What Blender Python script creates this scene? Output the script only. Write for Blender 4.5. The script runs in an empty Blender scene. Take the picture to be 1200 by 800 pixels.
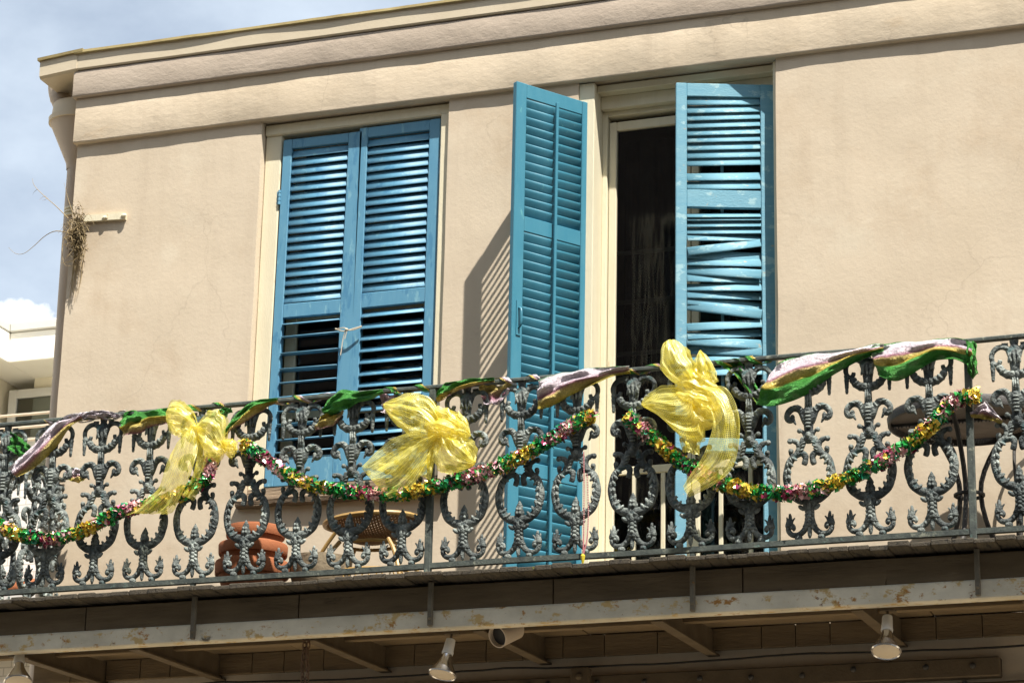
import bpy, math, random
from mathutils import Vector, Matrix, noise
random.seed(7)
S = bpy.context.scene
COL = S.collection
R = math.radians

# ------------------------------------------------------------------ camera
YAW, PIT, ROL, FPX = R(20.107), R(18.134), R(1.263), 3127.0
FW = Vector((-math.sin(YAW)*math.cos(PIT), math.cos(YAW)*math.cos(PIT), math.sin(PIT)))
_r = Vector((math.cos(YAW), math.sin(YAW), 0)); _u = _r.cross(FW)
RT = _r*math.cos(ROL) + _u*math.sin(ROL)
UP = -_r*math.sin(ROL) + _u*math.cos(ROL)
CAM = -FW*15.0; CAM.z = 1.6
cd = bpy.data.cameras.new('camera'); cam = bpy.data.objects.new('camera', cd); COL.objects.link(cam)
m = Matrix.Identity(4)
for i in range(3):
    m[i][0], m[i][1], m[i][2], m[i][3] = RT[i], UP[i], -FW[i], CAM[i]
cam.matrix_world = m
cd.sensor_fit = 'HORIZONTAL'; cd.sensor_width = 36; cd.lens = 36*FPX/1200
cd.clip_start = .1; cd.clip_end = 3000
S.camera = cam

# ------------------------------------------------------------------ sun and sky
SUN = Vector((.353, -.324, .877)).normalized()          # towards the sun
elev = math.asin(SUN.z); azim = math.atan2(SUN.x, SUN.y)
sl = bpy.data.lights.new('sun', 'SUN'); so = bpy.data.objects.new('sun', sl); COL.objects.link(so)
sl.energy = 4.7; sl.angle = R(.55); sl.color = (1, .945, .86)
so.rotation_euler = SUN.to_track_quat('Z', 'Y').to_euler(); so.location = (8, -12, 25)
W = bpy.data.worlds.new('World'); S.world = W; W.use_nodes = True
nt = W.node_tree; nt.nodes.clear()
def N(t, kind, **kw):
    n = t.nodes.new(kind)
    for k, v in kw.items():
        if k.startswith('i_'):
            n.inputs[k[2:].replace('_', ' ')].default_value = v
        else: setattr(n, k, v)
    return n
sky = N(nt, 'ShaderNodeTexSky', sky_type='NISHITA', sun_disc=False, sun_elevation=elev, sun_rotation=azim,
        altitude=5, air_density=1.0, dust_density=1.6, ozone_density=1.2)
tc = N(nt, 'ShaderNodeTexCoord')
sep = N(nt, 'ShaderNodeSeparateXYZ'); nt.links.new(tc.outputs['Generated'], sep.inputs[0])
# thin high veil
mp = N(nt, 'ShaderNodeMapping'); mp.inputs['Scale'].default_value = (1, 1, 1.6); nt.links.new(tc.outputs['Generated'], mp.inputs[0])
n1 = N(nt, 'ShaderNodeTexNoise', i_Scale=5.5, i_Detail=7.0, i_Roughness=.55); nt.links.new(mp.outputs[0], n1.inputs[0])
r1 = N(nt, 'ShaderNodeMapRange', i_From_Min=.34, i_From_Max=.66); nt.links.new(n1.outputs[0], r1.inputs[0])
# cumulus bank low over the horizon, its top broken up by noise
n2 = N(nt, 'ShaderNodeTexNoise', i_Scale=42.0, i_Detail=6.0, i_Roughness=.55); nt.links.new(tc.outputs['Generated'], n2.inputs[0])
n3 = N(nt, 'ShaderNodeTexNoise', i_Scale=13.0, i_Detail=2.0); nt.links.new(tc.outputs['Generated'], n3.inputs[0])
ma = N(nt, 'ShaderNodeMath', operation='MULTIPLY_ADD'); nt.links.new(n2.outputs[0], ma.inputs[0]); ma.inputs[1].default_value = .055; ma.inputs[2].default_value = .262
mb_ = N(nt, 'ShaderNodeMath', operation='MULTIPLY_ADD'); nt.links.new(n3.outputs[0], mb_.inputs[0]); mb_.inputs[1].default_value = .05; nt.links.new(ma.outputs[0], mb_.inputs[2])
sb = N(nt, 'ShaderNodeMath', operation='SUBTRACT'); nt.links.new(mb_.outputs[0], sb.inputs[0]); nt.links.new(sep.outputs[2], sb.inputs[1])
r2 = N(nt, 'ShaderNodeMapRange', i_From_Min=-.002, i_From_Max=.004); nt.links.new(sb.outputs[0], r2.inputs[0])
mxv = N(nt, 'ShaderNodeMix', data_type='RGBA'); 
vm = N(nt, 'ShaderNodeMath', operation='MULTIPLY_ADD'); nt.links.new(r1.outputs[0], vm.inputs[0]); vm.inputs[1].default_value = .55; vm.inputs[2].default_value = .36
nt.links.new(vm.outputs[0], mxv.inputs[0]); nt.links.new(sky.outputs[0], mxv.inputs[6]); mxv.inputs[7].default_value = (8.4, 9.4, 10.4, 1)
mxc = N(nt, 'ShaderNodeMix', data_type='RGBA'); nt.links.new(r2.outputs[0], mxc.inputs[0]); nt.links.new(mxv.outputs[2], mxc.inputs[6]); mxc.inputs[7].default_value = (13, 13, 13, 1)
bg = N(nt, 'ShaderNodeBackground', i_Strength=.056); nt.links.new(mxc.outputs[2], bg.inputs[0])
wo = N(nt, 'ShaderNodeOutputWorld'); nt.links.new(bg.outputs[0], wo.inputs[0])
S.view_settings.view_transform = 'Standard'; S.view_settings.look = 'None'
S.view_settings.exposure = 1.14; S.view_settings.gamma = 1
S.view_settings.use_curve_mapping = False
S.cycles.max_bounces = 8; S.cycles.transparent_max_bounces = 24

# ------------------------------------------------------------------ helpers
def spot(px, py, y):
    """survey point on the plane y = const seen at photo position px, py"""
    d = FW*FPX + RT*(px-600) - UP*(py-400)
    return CAM + d*((y-CAM.y)/d.y)
def nz(x, y=0., z=0., s=1.): return noise.noise(Vector((x*s, y*s, z*s)))
def V3(*a): return Vector(a)

class MB:
    def __init__(self): self.v = []; self.f = []; self.uv = None; self.mi = []; self.cm = 0
    def add(self, vs, fs):
        b = len(self.v); self.v += [tuple(p) for p in vs]
        for f in fs: self.f.append(tuple(i+b for i in f)); self.mi.append(self.cm)
    def box(self, lo, hi, ch=0., M=None):
        (x0, y0, z0), (x1, y1, z1) = lo, hi
        if ch <= 0:
            vs = [(x, y, z) for x in (x0, x1) for y in (y0, y1) for z in (z0, z1)]
            fs = [(0,1,3,2), (4,6,7,5), (0,4,5,1), (2,3,7,6), (0,2,6,4), (1,5,7,3)]
        else:
            c = min(ch, (x1-x0)*.45, (y1-y0)*.45, (z1-z0)*.45); vs = []; idx = {}
            def vi(p):
                p = tuple(round(q, 6) for q in p)
                if p not in idx: idx[p] = len(vs); vs.append(p)
                return idx[p]
            X = (x0, x1); Y = (y0, y1); Z = (z0, z1); sx = (c, -c)
            fs = []
            def cp(i, j, k, ax):
                p = [X[i]+sx[i], Y[j]+sx[j], Z[k]+sx[k]]; p[ax] = (X[i], Y[j], Z[k])[ax]; return vi(p)
            for i in (0, 1):
                q = [cp(i,0,0,0), cp(i,1,0,0), cp(i,1,1,0), cp(i,0,1,0)]; fs.append(q if i else q[::-1])
                q = [cp(0,i,0,1), cp(1,i,0,1), cp(1,i,1,1), cp(0,i,1,1)]; fs.append(q[::-1] if i else q)
                q = [cp(0,0,i,2), cp(1,0,i,2), cp(1,1,i,2), cp(0,1,i,2)]; fs.append(q if i else q[::-1])
            for i in (0, 1):
                for j in (0, 1):
                    fs.append([cp(i,j,0,0), cp(i,j,1,0), cp(i,j,1,1), cp(i,j,0,1)])
                    fs.append([cp(i,0,j,0), cp(i,1,j,0), cp(i,1,j,2), cp(i,0,j,2)])
                    fs.append([cp(0,i,j,1), cp(1,i,j,1), cp(1,i,j,2), cp(0,i,j,2)])
                    for k in (0, 1): fs.append([cp(i,j,k,0), cp(i,j,k,1), cp(i,j,k,2)])
        if M is not None: vs = [M @ Vector(p) for p in vs]
        self.add(vs, fs)
    def tube(self, pts, rad, seg=8, cap=True, flat=1., up=None, closed=False):
        """sweep a round section along pts; flat squashes it along the y axis"""
        pts = [Vector(p) for p in pts]; n = len(pts)
        if not hasattr(rad, '__len__'): rad = [rad]*n
        vs = []; fs = []
        t0 = (pts[1]-pts[0]).normalized()
        a = Vector(up) if up else (V3(0,0,1) if abs(t0.z) < .9 else V3(1,0,0))
        for i, p in enumerate(pts):
            t = (pts[(i+1) % n]-pts[i-1]) if closed else (pts[min(i+1, n-1)]-pts[max(i-1, 0)])
            t = t.normalized(); a = (a - t*a.dot(t)).normalized(); b = t.cross(a)
            for k in range(seg):
                q = 2*math.pi*k/seg
                d = (a*math.cos(q)+b*math.sin(q))*rad[i]; d.y *= flat
                vs.append(p+d)
        for i in range(n if closed else n-1):
            j = (i+1) % n
            for k in range(seg):
                l = (k+1) % seg
                fs.append((i*seg+k, i*seg+l, j*seg+l, j*seg+k))
        if cap and not closed: fs.append(tuple(range(seg))[::-1]); fs.append(tuple((n-1)*seg+k for k in range(seg)))
        self.add(vs, fs)
    def lathe(self, prof, seg=24, M=None, cap=True):
        vs = []; fs = []; n = len(prof)
        for r, z in prof:
            for k in range(seg):
                q = 2*math.pi*k/seg; vs.append(Vector((r*math.cos(q), r*math.sin(q), z)))
        for i in range(n-1):
            for k in range(seg):
                l = (k+1) % seg; fs.append((i*seg+k, i*seg+l, (i+1)*seg+l, (i+1)*seg+k))
        if cap:
            fs.append(tuple(range(seg))[::-1]); fs.append(tuple((n-1)*seg+k for k in range(seg)))
        if M is not None: vs = [M @ p for p in vs]
        self.add(vs, fs)
    def ball(self, c, r, seg=8, rings=5):
        if not hasattr(r, '__len__'): r = (r, r, r)
        vs = [(c[0], c[1], c[2]-r[2])]; fs = []
        for i in range(1, rings):
            a = math.pi*i/rings-math.pi/2
            for k in range(seg):
                q = 2*math.pi*k/seg
                vs.append((c[0]+r[0]*math.cos(a)*math.cos(q), c[1]+r[1]*math.cos(a)*math.sin(q), c[2]+r[2]*math.sin(a)))
        vs.append((c[0], c[1], c[2]+r[2])); e = len(vs)-1
        for k in range(seg):
            l = (k+1) % seg
            fs.append((0, 1+l, 1+k)); fs.append((e, e-seg+k, e-seg+l))
            for i in range(rings-2):
                o = 1+i*seg; fs.append((o+k, o+l, o+seg+l, o+seg+k))
        self.add(vs, fs)
    def loft(self, secs, closed=True, cap=True):
        """secs: list of equal-length point rings"""
        n = len(secs[0]); vs = [p for s in secs for p in s]; fs = []
        for i in range(len(secs)-1):
            for k in range(n if closed else n-1):
                l = (k+1) % n; fs.append((i*n+k, i*n+l, (i+1)*n+l, (i+1)*n+k))
        if cap and closed: fs.append(tuple(range(n))[::-1]); fs.append(tuple((len(secs)-1)*n+k for k in range(n)))
        self.add(vs, fs)
    def build(self, name, mat, parent=None, smooth=False, recalc=True, **props):
        me = bpy.data.meshes.new(name); me.from_pydata(self.v, [], self.f)
        mats = mat if isinstance(mat, (list, tuple)) else [mat]
        for q in mats: me.materials.append(q)
        for p, i in zip(me.polygons, self.mi): p.material_index = i; p.use_smooth = bool(smooth)
        if self.uv:
            l = me.uv_layers.new(name='UVMap')
            for lp in me.loops: l.data[lp.index].uv = self.uv[lp.vertex_index]
        me.update()
        if recalc:
            import bmesh
            b = bmesh.new(); b.from_mesh(me); bmesh.ops.recalc_face_normals(b, faces=b.faces[:]); b.to_mesh(me); b.free()
        if smooth and smooth != 2: me.set_sharp_from_angle(angle=R(42))
        return put(name, me, parent, **props)
def put(name, me, parent=None, **props):
    o = bpy.data.objects.new(name, me); COL.objects.link(o)
    if parent: o.parent = parent
    for k, v in props.items(): o[k] = v
    return o
def thing(name, label, cat, loc=(0, 0, 0), group=None, rz=0.):
    o = bpy.data.objects.new(name, None); COL.objects.link(o); o.location = loc; o.rotation_euler.z = rz
    o.empty_display_size = .1; o['label'] = label; o['category'] = cat
    if group: o['group'] = group
    return o
def local(o, pts): return [Vector(p)-o.location for p in pts]
def crom(pts, n):
    """smooth curve through pts, n samples"""
    pts = [Vector(p) for p in pts]; k = len(pts); out = []
    if k == 2: return [pts[0].lerp(pts[1], i/(n-1)) for i in range(n)]
    for i in range(n):
        t = i/(n-1)*(k-1); j = min(int(t), k-2); u = t-j
        p1, p2 = pts[j], pts[j+1]; p0 = pts[j-1] if j else p1*2-p2; p3 = pts[j+2] if j+2 < k else p2*2-p1
        out.append(.5*((2*p1)+(p2-p0)*u+(2*p0-5*p1+4*p2-p3)*u*u+(3*p1-p0-3*p2+p3)*u**3))
    return out
def interp(xs, n):
    return [p.x for p in crom([(x, 0, 0) for x in xs], n)]

# ------------------------------------------------------------------ materials
def material(name):
    M = bpy.data.materials.new(name); M.use_nodes = True; t = M.node_tree
    return M, t, t.nodes['Principled BSDF']
def col4(c): return (*c, 1)
def mat(name, c1, c2=None, scale=6., rough=.7, metal=0., bump=0., bscale=60., chips=None, chip_scale=9., chip_at=.64, chip_w=.03,
        stretch=(1,1,1), coords='Object', detail=6., rvar=.1, spec=.4, bump2=0., b2scale=8., bdist=.01, chip_stretch=None, crack=0., streak=0.):
    M, t, P = material(name); L = t.links.new
    tc_ = N(t, 'ShaderNodeTexCoord'); oi = N(t, 'ShaderNodeObjectInfo'); om = N(t, 'ShaderNodeMath', operation='MULTIPLY'); L(oi.outputs['Random'], om.inputs[0]); om.inputs[1].default_value = 23.
    tc = N(t, 'ShaderNodeVectorMath', operation='ADD'); L(tc_.outputs[coords], tc.inputs[0]); L(om.outputs[0], tc.inputs[1])
    mp = N(t, 'ShaderNodeMapping'); L(tc.outputs[0], mp.inputs[0]); mp.inputs['Scale'].default_value = stretch
    n = N(t, 'ShaderNodeTexNoise', i_Scale=scale, i_Detail=detail, i_Roughness=.6); L(mp.outputs[0], n.inputs[0])
    r = N(t, 'ShaderNodeMapRange', i_From_Min=.32, i_From_Max=.68); L(n.outputs[0], r.inputs[0])
    x = N(t, 'ShaderNodeMix', data_type='RGBA'); L(r.outputs[0], x.inputs[0])
    x.inputs[6].default_value = col4(c1); x.inputs[7].default_value = col4(c2 or [q*.85 for q in c1])
    out = x.outputs[2]
    if chips:
        for ci, (cc, at, sc) in enumerate(chips if isinstance(chips, list) else [(chips, chip_at, chip_scale)]):
            mp2 = N(t, 'ShaderNodeMapping'); L(tc.outputs[0], mp2.inputs[0]); mp2.inputs['Location'].default_value = (3.1*ci+1, 5.7, 2.2*ci)
            mp2.inputs['Scale'].default_value = chip_stretch or stretch
            n2 = N(t, 'ShaderNodeTexNoise', i_Scale=sc, i_Detail=8., i_Roughness=.68); L(mp2.outputs[0], n2.inputs[0])
            r2 = N(t, 'ShaderNodeMapRange', i_From_Min=at, i_From_Max=at+chip_w); L(n2.outputs[0], r2.inputs[0])
            x2 = N(t, 'ShaderNodeMix', data_type='RGBA'); L(r2.outputs[0], x2.inputs[0]); L(out, x2.inputs[6]); x2.inputs[7].default_value = col4(cc)
            out = x2.outputs[2]
    if streak:
        mp3 = N(t, 'ShaderNodeMapping'); L(tc.outputs[0], mp3.inputs[0]); mp3.inputs['Scale'].default_value = (7, 7, .55)
        n3 = N(t, 'ShaderNodeTexNoise', i_Scale=1.6, i_Detail=6., i_Roughness=.6); L(mp3.outputs[0], n3.inputs[0])
        r3 = N(t, 'ShaderNodeMapRange', i_From_Min=.50, i_From_Max=.72, i_To_Max=streak); L(n3.outputs[0], r3.inputs[0])
        x3 = N(t, 'ShaderNodeMix', data_type='RGBA'); L(r3.outputs[0], x3.inputs[0]); L(out, x3.inputs[6]); x3.inputs[7].default_value = (.33, .255, .18, 1); out = x3.outputs[2]
    if crack:
        n4 = N(t, 'ShaderNodeTexNoise', i_Scale=3.5, i_Detail=5.); L(tc.outputs[0], n4.inputs[0])
        v4 = N(t, 'ShaderNodeVectorMath', operation='MULTIPLY_ADD'); L(n4.outputs[1], v4.inputs[0]); v4.inputs[1].default_value = (.35, .35, .35); L(tc.outputs[0], v4.inputs[2])
        vo = N(t, 'ShaderNodeTexVoronoi', feature='DISTANCE_TO_EDGE', i_Scale=.95); L(v4.outputs[0], vo.inputs[0])
        c4 = N(t, 'ShaderNodeMapRange', i_From_Min=.0, i_From_Max=.006, i_To_Min=1., i_To_Max=0.); L(vo.outputs[0], c4.inputs[0])
        n5 = N(t, 'ShaderNodeTexNoise', i_Scale=1.1, i_Detail=3.); mp5 = N(t, 'ShaderNodeMapping'); mp5.inputs['Location'].default_value = (7, 3, 1); L(tc.outputs[0], mp5.inputs[0]); L(mp5.outputs[0], n5.inputs[0])
        m5 = N(t, 'ShaderNodeMapRange', i_From_Min=.50, i_From_Max=.60, i_To_Max=crack); L(n5.outputs[0], m5.inputs[0])
        mm = N(t, 'ShaderNodeMath', operation='MULTIPLY'); L(c4.outputs[0], mm.inputs[0]); L(m5.outputs[0], mm.inputs[1])
        x5 = N(t, 'ShaderNodeMix', data_type='RGBA'); L(mm.outputs[0], x5.inputs[0]); L(out, x5.inputs[6]); x5.inputs[7].default_value = (.16, .12, .09, 1); out = x5.outputs[2]
    L(out, P.inputs['Base Color'])
    rr = N(t, 'ShaderNodeMapRange', i_To_Min=max(rough-rvar, .05), i_To_Max=min(rough+rvar, 1)); L(n.outputs[0], rr.inputs[0]); L(rr.outputs[0], P.inputs['Roughness'])
    P.inputs['Metallic'].default_value = metal; P.inputs['Specular IOR Level'].default_value = spec
    if bump:
        b = N(t, 'ShaderNodeTexNoise', i_Scale=bscale, i_Detail=5., i_Roughness=.62); L(mp.outputs[0], b.inputs[0])
        bn = N(t, 'ShaderNodeBump', i_Strength=bump, i_Distance=bdist); L(b.outputs[0], bn.inputs['Height'])
        if bump2:
            b2 = N(t, 'ShaderNodeTexNoise', i_Scale=b2scale, i_Detail=4.); L(mp.outputs[0], b2.inputs[0])
            bn2 = N(t, 'ShaderNodeBump', i_Strength=bump2, i_Distance=bdist*3); L(b2.outputs[0], bn2.inputs['Height']); L(bn.outputs[0], bn2.inputs['Normal'])
            bn = bn2
        L(bn.outputs[0], P.inputs['Normal'])
    return M

M_STUCCO = mat('stucco', (.580, .492, .375), (.535, .448, .335), scale=1.3, rough=.93, crack=.16, streak=.15, bump=.20, bscale=46, bump2=.08, b2scale=9, bdist=.006, spec=.12,
               chips=[((.475, .375, .265), .52, .9), ((.61, .535, .415), .56, 1.7), ((.43, .355, .275), .64, 3.), ((.22, .175, .135), .78, 7.)], chip_w=.18)
M_BAND = mat('stucco_band', (.580, .490, .37), (.535, .445, .325), scale=1.8, rough=.93, bump=.30, bscale=34, bump2=.22, b2scale=9, bdist=.006, spec=.12, crack=.25, streak=.2, stretch=(.7, 1, 1.2),
             chips=[((.46, .34, .215), .62, 1.5), ((.30, .235, .17), .74, 6.)], chip_w=.14)
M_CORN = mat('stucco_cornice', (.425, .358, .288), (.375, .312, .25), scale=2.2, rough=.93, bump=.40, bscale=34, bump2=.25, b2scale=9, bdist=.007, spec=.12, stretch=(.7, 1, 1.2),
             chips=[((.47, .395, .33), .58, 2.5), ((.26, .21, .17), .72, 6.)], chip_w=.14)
M_BLUE = mat('blue_paint', (.066, .228, .355), (.086, .255, .375), scale=5, rough=.58, spec=.75, bump=.22, bscale=90, stretch=(6, 6, 1), chips=[((.15, .34, .43), .58, 9.), ((.040, .18, .31), .57, 5.), ((.26, .21, .14), .69, 20.), ((.04, .05, .055), .735, 8.)], chip_w=.05, bdist=.004, chip_stretch=(2.5, 2.5, .6))
M_BLUE2 = mat('blue_paint_worn', (.105, .285, .385), (.15, .33, .41), scale=5, rough=.6, bump=.5, bscale=60, stretch=(1, 6, 6), chips=[((.26, .44, .49), .56, 8.), ((.40, .34, .23), .645, 12.), ((.11, .085, .06), .73, 16.)], chip_w=.04, bdist=.005, chip_stretch=(1.2, 2.5, 2.0))
M_TEAL = mat('teal_paint', (.033, .172, .248), (.044, .19, .262), scale=5, rough=.45, bump=.2, bscale=90, stretch=(6, 6, 1), chips=[((.09, .28, .31), .63, 8.), ((.30, .24, .15), .70, 18.), ((.03, .045, .05), .72, 8.)], chip_w=.04, bdist=.004, chip_stretch=(2, 2, .7))
M_CREAM = mat('cream_paint', (.68, .625, .46), (.63, .57, .41), scale=4, rough=.6, bump=.3, bscale=40, stretch=(4, 4, .7), chips=[((.52, .42, .27), .64, 7.), ((.34, .28, .19), .70, 9.), ((.10, .08, .05), .77, 14.)], chip_w=.03, bdist=.006, chip_stretch=(2.5, 2.5, .45))
M_WOODROT = mat('rotten_wood', (.12, .082, .05), (.24, .18, .12), scale=5, rough=.9, bump=.9, bscale=18, stretch=(.5, 4, 5), chips=[((.035, .028, .02), .58, 6.)], chip_w=.05)
M_DECKN = mat('deck_plank', (.050, .042, .030), (.085, .070, .048), scale=8, rough=.92, bump=.9, bscale=40, stretch=(4, .6, 4), chips=[((.022, .019, .014), .56, 12.), ((.12, .13, .022), .66, 5.), ((.13, .115, .085), .74, 14.)], chip_w=.05)
M_FASCIA = mat('fascia_board', (.165, .125, .075), (.105, .080, .048), scale=5, rough=.9, bump=.7, bscale=24, stretch=(.5, 3, 3), chips=[((.035, .028, .018), .60, 3.5), ((.22, .18, .12), .68, 6.)], chip_w=.10)
M_SOFFIT = mat('soffit_board', (.20, .145, .08), (.14, .10, .056), scale=5, rough=.9, bump=.5, bscale=24, stretch=(.5, 3, 3), chips=[((.05, .04, .025), .62, 4.)], chip_w=.1)
M_STRAP = mat('old_iron_strap', (.15, .135, .10), (.09, .08, .06), scale=12, rough=.85, bump=.5, bscale=60, chips=[((.20, .10, .03), .60, 14.)], chip_w=.06)
M_STEEL = mat('rusty_steel', (.66, .62, .50), (.44, .41, .32), scale=5, rough=.75, bump=.5, bscale=60, chips=[((.46, .33, .14), .55, 15.), ((.34, .17, .04), .595, 19.), ((.14, .06, .02), .64, 24.), ((.10, .09, .07), .66, 4.)], chip_w=.06, stretch=(.7, 1, 1))
M_BRKT = mat('bracket_paint', (.115, .085, .050), (.085, .062, .036), scale=9, rough=.8, bump=.3, bscale=60, chips=[((.085, .045, .018), .66, 9.)], chip_w=.06)
def iron_mat():
    """old black paint on cast iron, chalky grey on the raised edges for rubbed wear and painted highlights alike"""
    M, t, P = material('weathered_highlit_iron'); L = t.links.new
    ge = N(t, 'ShaderNodeNewGeometry'); tc = N(t, 'ShaderNodeTexCoord')
    oi = N(t, 'ShaderNodeObjectInfo'); ad = N(t, 'ShaderNodeVectorMath', operation='ADD'); L(tc.outputs['Object'], ad.inputs[0]); L(oi.outputs['Random'], ad.inputs[1])
    n = N(t, 'ShaderNodeTexNoise', i_Scale=26., i_Detail=6., i_Roughness=.65); L(ad.outputs[0], n.inputs[0])
    n2 = N(t, 'ShaderNodeTexNoise', i_Scale=7., i_Detail=3.); L(ad.outputs[0], n2.inputs[0])
    a = N(t, 'ShaderNodeMapRange', i_From_Min=.49, i_From_Max=.63); L(ge.outputs['Pointiness'], a.inputs[0])  # raised edges paled: highlights put into the colour together with the wear
    b = N(t, 'ShaderNodeMath', operation='MULTIPLY_ADD'); L(n.outputs[0], b.inputs[0]); b.inputs[1].default_value = 2.6; b.inputs[2].default_value = -1.42
    c = N(t, 'ShaderNodeMath', operation='ADD', use_clamp=True); L(a.outputs[0], c.inputs[0]); L(b.outputs[0], c.inputs[1])
    d = N(t, 'ShaderNodeMapRange', i_From_Min=.35, i_From_Max=.65, i_To_Min=.15, i_To_Max=1.); L(n2.outputs[0], d.inputs[0])
    e = N(t, 'ShaderNodeMath', operation='MULTIPLY'); L(c.outputs[0], e.inputs[0]); L(d.outputs[0], e.inputs[1])
    x = N(t, 'ShaderNodeMix', data_type='RGBA'); L(e.outputs[0], x.inputs[0]); x.inputs[6].default_value = (.020, .027, .029, 1); x.inputs[7].default_value = (.31, .345, .315, 1)
    n3 = N(t, 'ShaderNodeTexNoise', i_Scale=18., i_Detail=5.); L(tc.outputs['Object'], n3.inputs[0]); r3 = N(t, 'ShaderNodeMapRange', i_From_Min=.60, i_From_Max=.70, i_To_Max=.7); L(n3.outputs[0], r3.inputs[0])
    x2 = N(t, 'ShaderNodeMix', data_type='RGBA'); L(r3.outputs[0], x2.inputs[0]); L(x.outputs[2], x2.inputs[6]); x2.inputs[7].default_value = (.055, .12, .125, 1)
    L(x2.outputs[2], P.inputs['Base Color']); P.inputs['Roughness'].default_value = .7; P.inputs['Specular IOR Level'].default_value = .35
    bn = N(t, 'ShaderNodeBump', i_Strength=1., i_Distance=.014); nb_ = N(t, 'ShaderNodeTexNoise', i_Scale=62., i_Detail=3.); L(tc.outputs['Object'], nb_.inputs[0]); L(nb_.outputs[0], bn.inputs['Height']); L(bn.outputs[0], P.inputs['Normal'])
    return M
M_IRON = iron_mat()
M_RAIL = mat('weathered_rail', (.030, .038, .036), (.085, .10, .085), scale=22, rough=.7, bump=.5, bscale=90, chips=[((.19, .20, .155), .58, 24.), ((.09, .15, .13), .63, 18.)], chip_w=.06, bdist=.006)
M_GALV = mat('painted_gutter', (.60, .52, .385), (.54, .46, .33), scale=3, rough=.62, bump=.1, bscale=40, chips=[((.40, .31, .17), .66, 5.), ((.10, .09, .07), .75, 9.)], chip_w=.06)
M_LIP = mat('ochre_lip', (.36, .29, .13), (.25, .19, .08), scale=6, rough=.7, bump=.2, bscale=50, chips=[((.20, .08, .02), .63, 6.), ((.12, .09, .05), .66, 12.)], chip_w=.05)
M_PIPE = mat('downspout_paint', (.50, .42, .33), (.44, .365, .285), scale=3, rough=.6, bump=.1, bscale=30, chips=[((.30, .24, .18), .66, 5.)], chip_w=.08)
M_TERRA = mat('terracotta', (.36, .125, .050), (.30, .10, .040), scale=7, rough=.85, bump=.25, bscale=70, chips=[((.42, .25, .16), .66, 6.)], chip_w=.1)
M_CLAYGREY = mat('grey_planter', (.30, .24, .16), (.22, .17, .11), scale=9, rough=.9, bump=.5, bscale=40)
M_RATTAN = mat('rattan_cane', (.40, .26, .09), (.30, .18, .055), scale=14, rough=.45, bump=.2, bscale=50, chips=[((.13, .06, .02), .66, 16.)], chip_w=.04)
M_WEAVE = mat('woven_rattan', (.22, .12, .06), (.30, .18, .09), scale=40, rough=.7, bump=.6, bscale=120)
M_DARKIRON = mat('dark_iron', (.03, .028, .026), (.055, .05, .045), scale=20, rough=.6, bump=.3, bscale=70)
M_TABLE = mat('bronze_mesh', (.17, .13, .095), (.13, .10, .07), scale=20, rough=.6)
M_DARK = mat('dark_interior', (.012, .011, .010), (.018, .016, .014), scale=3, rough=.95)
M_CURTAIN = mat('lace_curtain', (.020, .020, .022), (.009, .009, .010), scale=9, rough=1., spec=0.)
M_PANE_BAR = mat('dark_pane_bar', (.05, .045, .035), (.04, .035, .028), scale=9, rough=.7)
M_WHITE = mat('neighbour_render', (.84, .81, .72), (.80, .77, .68), scale=2, rough=.85, bump=.1, bscale=40)
M_CREAMR = mat('neighbour_cream', (.76, .70, .54), (.72, .66, .50), scale=2, rough=.85, bump=.1, bscale=40)
M_ALU = mat('grey_window_frame', (.58, .57, .52), (.54, .53, .48), scale=5, rough=.5)
M_ASPH = mat('asphalt', (.058, .056, .052), (.075, .072, .066), scale=3, rough=.9, bump=.4, bscale=90)
M_PAVE = mat('paving', (.46, .38, .26), (.40, .33, .22), scale=3, rough=.9, bump=.3, bscale=60)
M_GREYROOF = mat('grey_shingle', (.20, .19, .18), (.26, .25, .23), scale=9, rough=.9, bump=.4, bscale=40)
M_DRY = mat('dry_stem', (.40, .31, .17), (.28, .20, .10), scale=20, rough=.9)
M_ROOT = mat('dry_root', (.075, .055, .03), (.20, .15, .07), scale=30, rough=.95)
M_TWINE = mat('twine', (.60, .54, .42), (.50, .44, .33), scale=60, rough=.9)
M_CABLE = mat('black_cable', (.02, .018, .016), rough=.6)
M_SOCKET = mat('white_socket', (.55, .53, .48), (.48, .46, .41), scale=9, rough=.5)
M_BRASS = mat('brass', (.40, .29, .12), (.30, .2, .08), scale=20, rough=.4, metal=.7)
M_CHROME = mat('silver_reflector', (.62, .63, .66), (.55, .56, .60), scale=6, rough=.18, metal=1., rvar=.06)
M_LENS = mat('frosted_lens', (.60, .52, .40), (.55, .47, .36), scale=8, rough=.35)
M_CHAIN = mat('rusty_chain', (.12, .065, .03), (.07, .04, .025), scale=30, rough=.85, bump=.5, bscale=80)

def glass_mat():
    M, t, P = material('window_glass'); L = t.links.new
    t.nodes.remove(P); o = t.nodes['Material Output']
    fr = N(t, 'ShaderNodeFresnel', i_IOR=1.5); g = N(t, 'ShaderNodeBsdfGlossy', i_Roughness=.03); tr = N(t, 'ShaderNodeBsdfTransparent'); tr.inputs[0].default_value = (.75, .78, .78, 1)
    n = N(t, 'ShaderNodeTexNoise', i_Scale=3.); b = N(t, 'ShaderNodeBump', i_Strength=.08, i_Distance=.02); L(n.outputs[0], b.inputs['Height']); L(b.outputs[0], g.inputs['Normal'])
    x = N(t, 'ShaderNodeMixShader'); L(fr.outputs[0], x.inputs[0]); L(tr.outputs[0], x.inputs[1]); L(g.outputs[0], x.inputs[2]); L(x.outputs[0], o.inputs[0])
    return M
M_GLASS = glass_mat()

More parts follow.
